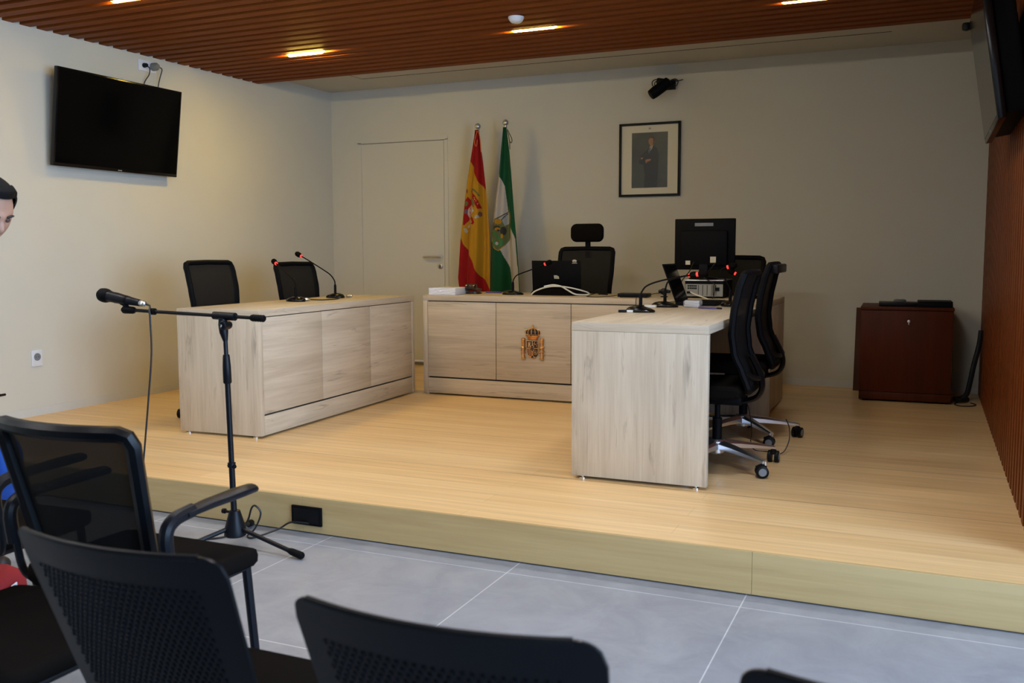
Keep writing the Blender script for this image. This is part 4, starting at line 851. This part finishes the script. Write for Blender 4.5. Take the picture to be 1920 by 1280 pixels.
cable('microphone_cable', 'black cable hanging from the handheld microphone, across the floor to the socket in the step',
      [tail, tail + md*.02 + Vector((0,0,-.004)), cl + Vector((0, -.020, .004)), cl + Vector((.004, -.021, -.03)), (-2.558, -.30, .80), (-2.585, -.30, .60), (-2.622, -.30, .36), (-2.65, -.31, .12), (-2.62, -.33, .012), (-2.45, -.33, .006), (-2.27, -.20, .008), (-2.225, -.13, .05), (-2.19, -.13, .125), (-2.165, -.13, .135), (-2.150, -.12, .10), (-2.175, -.13, .035), (-2.20, -.15, .006), (-2.16, -.16, .005), (-2.11, -.06, .020), (-2.06, -.035, .050), (-2.0, -.02, .052), (-1.975, -.0138, .050)], .0042, 'cable', 8)
b = B(); tube(b, [cl - bd*.012, cl + bd*.012], .0145, 10); o = tag(obj('cable_tie', b, 'matte'), 'black strap fixing the cable to the boom of the microphone stand', 'strap')

# ------------------------------------------------------------------ public seats
def legs(t, fx, fy0, fy1, zt):
    for sx in (-1, 1):
        for y0, y1 in ((fy0, fy0-.05), (fy1, fy1+.03)):
            b = B(); tube(b, [(sx*fx, y0, zt), (sx*(fx+.012), y1, .008)], [.0125, .0115], 10); tube(b, [(sx*(fx+.012), y1, .012), (sx*(fx+.012), y1, 0)], .0135, 10); obj('leg', b, 'powder', t)
def seat_pad(t, hw, y0, y1, z, th, mat):
    b = B(); poly = rrect(-hw, y0, hw, y1, .055, 6); secs = []
    for s, dz in ((.955, -th), (.995, -th*.75), (1, -th*.4), (.985, -th*.1), (.95, 0)):
        secs.append([b.verts.new((x*s, (y0+y1)/2+(y-(y0+y1)/2)*s, z+dz - (.022*max(0, (y-y1+.10)/.10)**2 if y > y1-.10 else 0))) for x, y in poly])
    n = len(poly)
    for A, Q2 in zip(secs, secs[1:]):
        for i in range(n): b.faces.new((A[i], A[(i+1) % n], Q2[(i+1) % n], Q2[i]))
    b.faces.new(secs[0][::-1]); b.faces.new(secs[-1]); return obj('seat', b, mat, t, 50)
def armchair(label, loc, rz):
    t = thing('mesh_armchair', label, 'chair', loc, rz, 'mesh back armchairs in the front row')
    seat_pad(t, .225, -.20, .205, .452, .05, 'fabric')
    b = B()
    for sx in (-1, 1): tube(b, [(sx*.20, -.17, .395), (sx*.20, .16, .395)], .011, 8)
    for y in (-.15, .14): tube(b, [(-.20, y, .395), (.20, y, .395)], .010, 8)
    obj('seat_frame', b, 'powder', t); legs(t, .20, -.15, .15, .40)
    zt, zb = .82, .455
    yb = lambda z, u: -.160 - .085*((z-zb)/(zt-zb)) - .045*(1-u*u)*(.35+.65*(z-zb)/(zt-zb)) + .010
    wz = lambda z: .178 + .033*(z-zb)/(zt-zb)
    path = []
    for k in range(13): z = zb+.02+(zt-.03-zb-.02)*k/12; path.append((-wz(z), yb(z, 1), z))
    for u in (-.955, -.87): z = zt-.008 if u == -.955 else zt; path.append((wz(zt)*u, yb(z, u), z))
    for u in (-.6, -.3, 0, .3, .6): path.append((wz(zt)*u, yb(zt, u), zt))
    for u in (.87, .955): z = zt-.008 if u == .955 else zt; path.append((wz(zt)*u, yb(z, u), z))
    for k in range(13): z = zt-.03-(zt-.03-zb-.02)*k/12; path.append((wz(z), yb(z, 1), z))
    for u in (.9, .5, 0, -.5, -.9): path.append((wz(zb)*u, yb(zb, u), zb))
    path.append(path[0]); b = B(); tube(b, path, .019, 8, cap=False); obj('back_frame', b, 'shell', t)
    b = B(); g = []; nz, ny = 12, 12
    for i in range(nz+1):
        z = zb + (zt-.004-zb)*i/nz; g.append([b.verts.new((wz(z)*(2*j/ny-1), yb(z, 2*j/ny-1)+.004, z)) for j in range(ny+1)])
    for i in range(nz):
        for j in range(ny): b.faces.new((g[i][j], g[i][j+1], g[i+1][j+1], g[i+1][j]))
    obj('mesh_back', b, 'net', t)
    for sx in (-1, 1):
        b = B(); tube(b, spline([(sx*.205, -.150, .395), (sx*.248, -.165, .43), (sx*.255, -.180, .56)], 5), .010, 8); tube(b, spline([(sx*.255, -.180, .50), (sx*.255, -.187, .578), (sx*.255, -.160, .609), (sx*.255, -.10, .618)], 5), .017, 10, flat=(1, 1))
        Pp = [(-.13, .614, .020, .016), (-.05, .619, .024, .014), (.06, .621, .026, .012), (.115, .621, .023, .010), (.127, .619, .012, .006)]; rows = []
        tube(b, [(sx*.255, y, z) for y, z, a, c in Pp], [a for y, z, a, c in Pp], 12, flat=(1, .52)); obj('armrest', b, 'powder', t)
    return t
armchair('black mesh back armchair in the front row beside the microphone stand', (-1.375, -1.535, 0), 0)
armchair('black mesh back armchair in the front row at the left edge of the photo', (-2.085, -1.445, 0), .05)
def shell_mesh():
    """perforated plastic back shell: rounded outline, dimpled field"""
    b = B(); zt, zb = .825, .475
    def S(u, z, d=0):
        k = (z-zb)/(zt-zb); w = .175 + .021*k
        y = -.175 - .125*k - .038*(1-u*u)*(.4+.6*k) ; return Vector((w*u, y-d, z))
    nu, nz = 33, 30; R = .0135; du = 2.0/nu
    def edge(u, z):             # keep corners round
        x = abs(u)*.196; cx, cz = .196-.035, zt-.035
        return not (x > cx and z > cz and (x-cx)**2+(z-cz)**2 > .035**2)
    # outer and inner skin as a fine grid clipped to the rounded outline
    U_ = [-1 + 2*i/66 for i in range(67)]
    def zlim(u):
        x = abs(u)*.196; cx = .196-.035
        return zt if x <= cx else zt-.035+math.sqrt(max(0, .035**2-(x-cx)**2))
    cols = []; th = .0055
    nzz = 40
    for side in (0, 1):
        g = []
        for u in U_:
            top = zlim(u); g.append([b.verts.new(S(u, zb+(top-zb)*j/nzz, th*side)) for j in range(nzz+1)])
        cols.append(g)
        if side == 0:
            for i in range(66):
                for j in range(nzz): b.faces.new((g[i][j], g[i+1][j], g[i+1][j+1], g[i][j+1]))
    # rear skin with dimples
    g = cols[1]
    for i in range(66):
        for j in range(nzz):
            q = (g[i][j], g[i][j+1], g[i+1][j+1], g[i+1][j]); uc = (U_[i]+U_[i+1])/2; zc = zb+(zlim(uc)-zb)*(j+.5)/nzz
            dim = abs(uc) < .80 and .50 < zc < zt-.055 and (i+j) % 2 == 0
            if not dim: b.faces.new(q); continue
            cs = [v.co.copy() for v in q]; ctr = sum(cs, Vector())/4
            nrm = (cs[1]-cs[0]).cross(cs[3]-cs[0]).normalized()
            if nrm.y > 0: nrm = -nrm
            i1 = [b.verts.new(ctr+(c-ctr)*.80) for c in cs]; i2 = [b.verts.new(ctr+(c-ctr)*.45+nrm*.0026) for c in cs]
            for k in range(4):
                b.faces.new((q[k], q[(k+1) % 4], i1[(k+1) % 4], i1[k])); b.faces.new((i1[k], i1[(k+1) % 4], i2[(k+1) % 4], i2[k]))
            b.faces.new(i2)
    a, c = cols
    rim = [(i, nzz) for i in range(67)] + [(66, j) for j in range(nzz-1, -1, -1)] + [(i, 0) for i in range(65, -1, -1)] + [(0, j) for j in range(1, nzz+1)]
    for (i, j), (k, l) in zip(rim, rim[1:]):
        try: b.faces.new((a[i][j], a[k][l], c[k][l], c[i][j]))
        except ValueError: pass
    bmesh.ops.recalc_face_normals(b, faces=b.faces[:])
    return b
def shell_chair(label, loc, rz):
    t = thing('perforated_chair', label, 'chair', loc, rz, 'black perforated plastic chairs in the second row')
    obj('backrest', shell_mesh(), 'shell', t, 30)
    b = B(); zt = .825
    tube(b, [(.196*u, -.175-.125-.038*(1-u*u)-.003, zt-.002) for u in [-.83+1.66*k/16 for k in range(17)]], .0052, 8); obj('top_lip', b, 'shell', t)
    seat_pad(t, .22, -.20, .225, .452, .042, 'fabric')
    b = B()
    for sx in (-1, 1):
        tube(b, [(sx*.19, -.17, .40), (sx*.19, .17, .40)], .011, 8); tube(b, spline([(sx*.10, -.12, .40), (sx*.10, -.165, .43), (sx*.10, -.198, .50), (sx*.10, -.228, .60)], 4), .011, 8)
    for y in (-.14, .15): tube(b, [(-.19, y, .40), (.19, y, .40)], .010, 8)
    obj('seat_frame', b, 'powder', t); legs(t, .19, -.15, .15, .405)
    return t
s0 = shell_chair('black perforated plastic chair directly behind the front row mesh armchair, its whole back in view', (-.575, -2.075, 0), 0)
dup(s0, 'black perforated plastic chair at the bottom centre of the photo, cut by the lower edge', (-.036, -2.135, 0), .03)
dup(s0, 'black perforated plastic chair at the lower right, only the corner of its back showing', (.488, -2.12, 0), .02)
dup(s0, 'black chair at the lower left, only its seat showing', (-1.275, -1.995, 0), 0)

# ------------------------------------------------------------------ person and bag at the left edge
P0 = Vector((-2.94, -1.05, 0))
pc = armchair('black mesh back armchair at the left edge on which the person sits', (-3.05, -1.05, 0), -PI/2); del pc['group']
def skin_body(nodes, edges, sub=2):
    me = bpy.data.meshes.new('tmp'); me.from_pydata([P0 + Vector(n[:3]) for n in nodes], edges, []); o = bpy.data.objects.new('tmp', me); C.objects.link(o)
    o.modifiers.new('s', 'SKIN'); sv = me.skin_vertices[0].data
    for v, n in zip(sv, nodes): v.radius = (n[3], n[4] if len(n) > 4 else n[3])
    sv[0].use_root = True
    m = o.modifiers.new('b', 'SUBSURF'); m.levels = sub; m.render_levels = sub
    dg = bpy.context.evaluated_depsgraph_get(); ev = o.evaluated_get(dg); me2 = bpy.data.meshes.new_from_object(ev); bpy.data.objects.remove(o); return me2
nodes = [(0, 0, .90, .135, .105), (.01, 0, 1.02, .125, .095), (.03, 0, 1.18, .150, .105), (.055, 0, 1.30, .095, .085), (.09, 0, 1.365, .055, .055), (.135, 0, 1.41, .052, .052),
         (-.0, -.095, .86, .092), (.13, -.10, .50, .068), (.10, -.10, .46, .062), (.04, -.10, .10, .044), (.06, -.10, .055, .04), (.16, -.11, .04, .034),
         (0, .095, .86, .092), (.06, .11, .48, .066), (.05, .11, .44, .06), (-.03, .11, .10, .044), (-.02, .11, .055, .04), (.08, .12, .04, .034),
         (.04, -.17, 1.27, .062), (.0, -.215, 1.03, .044), (.02, -.205, 1.0, .042), (.13, -.12, 1.0, .030), (.155, -.10, 1.005, .026),
         (.04, .17, 1.27, .062), (.0, .215, 1.03, .044), (.02, .205, 1.0, .042), (.13, .10, 1.0, .030), (.155, .08, 1.005, .026)]
edges = [(0,1),(1,2),(2,3),(3,4),(4,5),(0,6),(6,7),(7,8),(8,9),(9,10),(10,11),(0,12),(12,13),(13,14),(14,15),(15,16),(16,17),(3,18),(18,19),(19,20),(20,21),(21,22),(3,23),(23,24),(24,25),(25,26),(26,27)]
nodes = [(-.13, 0, .555, .140, .110), (-.11, 0, .68, .130, .105), (-.02, 0, .87, .150, .115), (.095, 0, 1.055, .158, .112), (.180, 0, 1.175, .108, .088), (.245, 0, 1.245, .060, .060), (.335, 0, 1.315, .060, .060),
         (-.08, -.095, .545, .092), (.27, -.115, .505, .068), (.300, -.115, .455, .060), (.06, -.115, .11, .044), (.06, -.115, .055, .04), (.15, -.12, .04, .034),
         (-.08, .095, .545, .092), (.255, .125, .505, .068), (.285, .125, .455, .060), (.14, .125, .11, .044), (.15, .125, .055, .04), (.24, .13, .04, .034),
         (.13, -.185, 1.145, .063), (-.005, -.235, .86, .046), (.005, -.225, .835, .044), (.17, -.09, .69, .030), (.20, -.07, .685, .026),
         (.13, .185, 1.145, .063), (-.005, .235, .86, .046), (.005, .225, .835, .044), (.14, .12, .69, .030), (.165, .105, .685, .026)]
edges = [(0,1),(1,2),(2,3),(3,4),(4,5),(5,6),(0,7),(7,8),(8,9),(9,10),(10,11),(11,12),(0,13),(13,14),(14,15),(15,16),(16,17),(17,18),(4,19),(19,20),(20,21),(21,22),(22,23),(4,24),(24,25),(25,26),(26,27),(27,28)]
bm = B(); me = skin_body(nodes, edges); bm.from_mesh(me)
NK, NN = Vector((.228, 0, 1.228)), Vector((.62, 0, .78))          # neckline; cuffs, waist and shoe tops are cut along planes too
for co, no in ((NK, NN), (Vector((.095, 0, 0)), Vector((1, 0, 0))), (Vector((0, 0, .625)), Vector((0, 0, 1))), (Vector((0, 0, .095)), Vector((0, 0, 1)))):
    bmesh.ops.bisect_plane(bm, geom=bm.verts[:] + bm.edges[:] + bm.faces[:], plane_co=P0 + co, plane_no=no)
for f in bm.faces:
    c = f.calc_center_median() - P0
    arm = c.x > .095 and .625 < c.z < .85 and abs(c.y) < .22
    f.material_index = 4 if c.z < .095 else (0 if ((c - NK).dot(NN) > 0 and c.z > 1.1 or arm) else (1 if c.z < .625 else 2))
# hands: palm and five fingers, thumb leaving the side
for sy in (-1, 1):
    w = P0 + Vector(((.168, .105, .685) if sy > 0 else (.203, -.068, .685))); fw_ = Vector((.92, -.30*sy, -.10)).normalized(); sd = Vector((.3, .95*sy, 0)).normalized(); up = fw_.cross(sd) * (-sy)
    tube(bm, [w - fw_*.02, w + fw_*.02, w + fw_*.055, w + fw_*.075], [.022, .034, .036, .030], 10, 0, flat=(1, .45))
    for k, (off, ln) in enumerate(((-.027, .062), (-.009, .070), (.010, .066), (.027, .052))):
        s0_ = w + fw_*.068 + sd*off; tube(bm, spline([s0_, s0_ + fw_*ln*.42 + Vector((0, 0, .006)), s0_ + fw_*ln*.75 + Vector((0, 0, .026)), s0_ + fw_*ln*.8 + Vector((0, 0, .044))], 3), .0085, 8, 0)
    s0_ = w + fw_*.012 - sd*.030; tube(bm, spline([s0_, s0_ - sd*.02 + fw_*.025, s0_ - sd*.022 + fw_*.055 + Vector((0, 0, .008))], 3), .0100, 8, 0)
# head: shaped from a sphere, face towards +x, bowed
hc = P0 + Vector((.392, .0, 1.368)); HB = Matrix.Translation(hc) @ Matrix.Rotation(math.radians(30), 4, 'Y')
def head_pt(a, e, scale=1.0, off=0):
    x, y, z = math.cos(e)*math.cos(a), math.cos(e)*math.sin(a), math.sin(e)
    px, py, pz = x*.098, y*.077, z*.118
    if x > 0:                                     # flatten the face, build nose, brow, lips, chin
        px = .084*x**.75 if x > 0 else px
        g = lambda yy, zz, sy_, sz: math.exp(-((py-yy)/sy_)**2-((pz-zz)/sz)**2)
        px += .026*g(0, -.020, .011, .020) + .010*g(0, .002, .010, .020)
        px += .007*g(0, .030, .05, .012) - .010*g(.033, .010, .016, .012) - .010*g(-.033, .010, .016, .012)
        px += .007*g(0, -.055, .022, .009) + .006*g(0, -.068, .020, .008) + .010*g(0, -.098, .024, .014)
    if pz < -.03: py *= 1 - .30*min(1, (-.03-pz)/.09); px = px*(1 - .05*min(1, (-.03-pz)/.09)) if x < 0 else px
    v = Vector((px, py, pz))*scale
    return v + v.normalized()*off
ns, nr = 56, 44; rings = []
for j in range(nr+1):
    e = -PI/2 + PI*j/nr; rings.append([bm.verts.new(HB @ head_pt(2*PI*k/ns, e*.998)) for k in range(ns)])
for j in range(nr):
    for k in range(ns):
        f = bm.faces.new((rings[j][k], rings[j][(k+1) % ns], rings[j+1][(k+1) % ns], rings[j+1][k])); c = HB.inverted() @ f.calc_center_median()
        f.material_index = 5 if (c.x > .07 and abs(c.y) < .022 and -.070 < c.z < -.050) else 0
for sy in (-1, 1):
    Me = HB @ Matrix.Translation((.070, .033*sy, .010)); lathe(bm, [(.0005, -.010), (.008, -.007), (.011, 0), (.008, .007), (.0005, .010)], 10, M4=Me @ Matrix.Rotation(PI/2, 4, 'Y'), mi=3)
    tube(bm, [HB @ Vector((.088, .014*sy, .027)), HB @ Vector((.087, .032*sy, .033)), HB @ Vector((.074, .050*sy, .027))], [.004, .0048, .003], 8, 6)
    pts = [HB @ Vector((-.005+.020*math.cos(k*PI/5)*.8, (.076+.010)*sy, .0+.032*math.sin(k*PI/5))) for k in range(11)]; tube(bm, pts, .0065, 8, 0)
pr = bpy.data.objects.new('person', bpy.data.meshes.new('person')); bm.normal_update(); bm.to_mesh(pr.data); bm.free(); C.objects.link(pr)
for k in ('skin', 'jeans', 'shirt2', 'eyew', 'shoe', 'lip', 'brow'): pr.data.materials.append(M[k])
pr.data.polygons.foreach_set('use_smooth', [True]*len(pr.data.polygons)); tag(pr, 'person with short dark hair at the left edge, head bowed, in blue trousers', 'person')
b = B(); rings = []
for j in range(25):
    ring = []
    for k in range(ns):
        a = 2*PI*k/ns; aa = min(a, 2*PI-a)                      # hairline: high on the forehead, low at the nape
        lim = math.radians(43) if aa < .8 else math.radians(43 - 75*min(1, (aa-.8)/1.2))
        e = lim + (PI/2-.002-lim)*j/24; u = j/24
        ring.append(b.verts.new(HB @ head_pt(a, e, 1, .004 + .014*min(1, u*5) + .008*(aa < .9)*(u < .5))))
    rings.append(ring)
for A, Q2 in zip(rings, rings[1:]):
    for k in range(ns): b.faces.new((A[k], A[(k+1) % ns], Q2[(k+1) % ns], Q2[k]))
b.faces.new(rings[-1]); obj('hair', b, 'hairs', pr, 60)
t = thing('mobile_phone', 'black phone in the hand of the person at the left edge', 'phone', P0 + Vector((.350, -.02, .712)))
b = B(); xbox(b, (.150, .074, .009), Matrix.Rotation(-.22, 4, 'Y') @ Matrix.Rotation(.1, 4, 'Z'), .003); obj('body', b, 'gloss', t)
t = thing('red_bag', 'red bag on the tiled floor at the left edge of the photo', 'bag', (-2.575, -1.13, 0), .35)
b = B(); rings = []
for s, z in ((.92, 0), (1, .025), (.98, .065), (.85, .10), (.62, .118)): rings.append([b.verts.new((.15*s*(1+.05*math.sin(5*a))*math.copysign(abs(math.cos(a))**.7, math.cos(a)), .09*s*math.copysign(abs(math.sin(a))**.7, math.sin(a)), z+.006*math.sin(4*a))) for a in [2*PI*k/32 for k in range(32)]])
for A, Q2 in zip(rings, rings[1:]):
    for k in range(32): b.faces.new((A[k], A[(k+1) % 32], Q2[(k+1) % 32], Q2[k]))
b.faces.new(rings[0][::-1]); b.faces.new(rings[-1]); obj('body', b, 'red', t, 60)
b = B(); tube(b, spline([(-.07, 0, .11), (-.05, -.03, .135), (.05, -.03, .135), (.07, 0, .11)], 6), .007, 8); obj('handle', b, 'red', t)
b = B(); xbox(b, (.004, .030, .022), Matrix.Translation((.1475, -.03, .065)) @ Matrix.Rotation(.1, 4, 'X')); label_part(obj('tag', b, 'paper', t, 0), 'white tag')

# ------------------------------------------------------------------ daylight
w = bpy.data.worlds.new('world'); bpy.context.scene.world = w; w.use_nodes = True
bg = w.node_tree.nodes['Background']; bg.inputs[0].default_value = (.55, .72, 1, 1); bg.inputs[1].default_value = .05
ld = bpy.data.lights.new('window_daylight', 'AREA'); ld.shape = 'RECTANGLE'; ld.size = WZ1-WZ0-.1; ld.size_y = WY1-WY0-.1; ld.energy = 585; ld.color = (.44, .65, .98)
lo = bpy.data.objects.new('window_daylight', ld); C.objects.link(lo); lo.location = (XF+.10, (WY0+WY1)/2, (WZ0+WZ1)/2); lo.rotation_euler = (0, PI/2, 0)
sc = bpy.context.scene
sc.view_settings.view_transform = 'Standard'; sc.view_settings.look = 'None'; sc.view_settings.gamma = 1; sc.view_settings.use_curve_mapping = False; sc.view_settings.exposure = 0
sc.cycles.max_bounces = 8; sc.cycles.diffuse_bounces = 2; sc.cycles.glossy_bounces = 4; sc.cycles.transparent_max_bounces = 12; sc.cycles.caustics_reflective = False; sc.cycles.caustics_refractive = False; sc.cycles.sample_clamp_indirect = 4
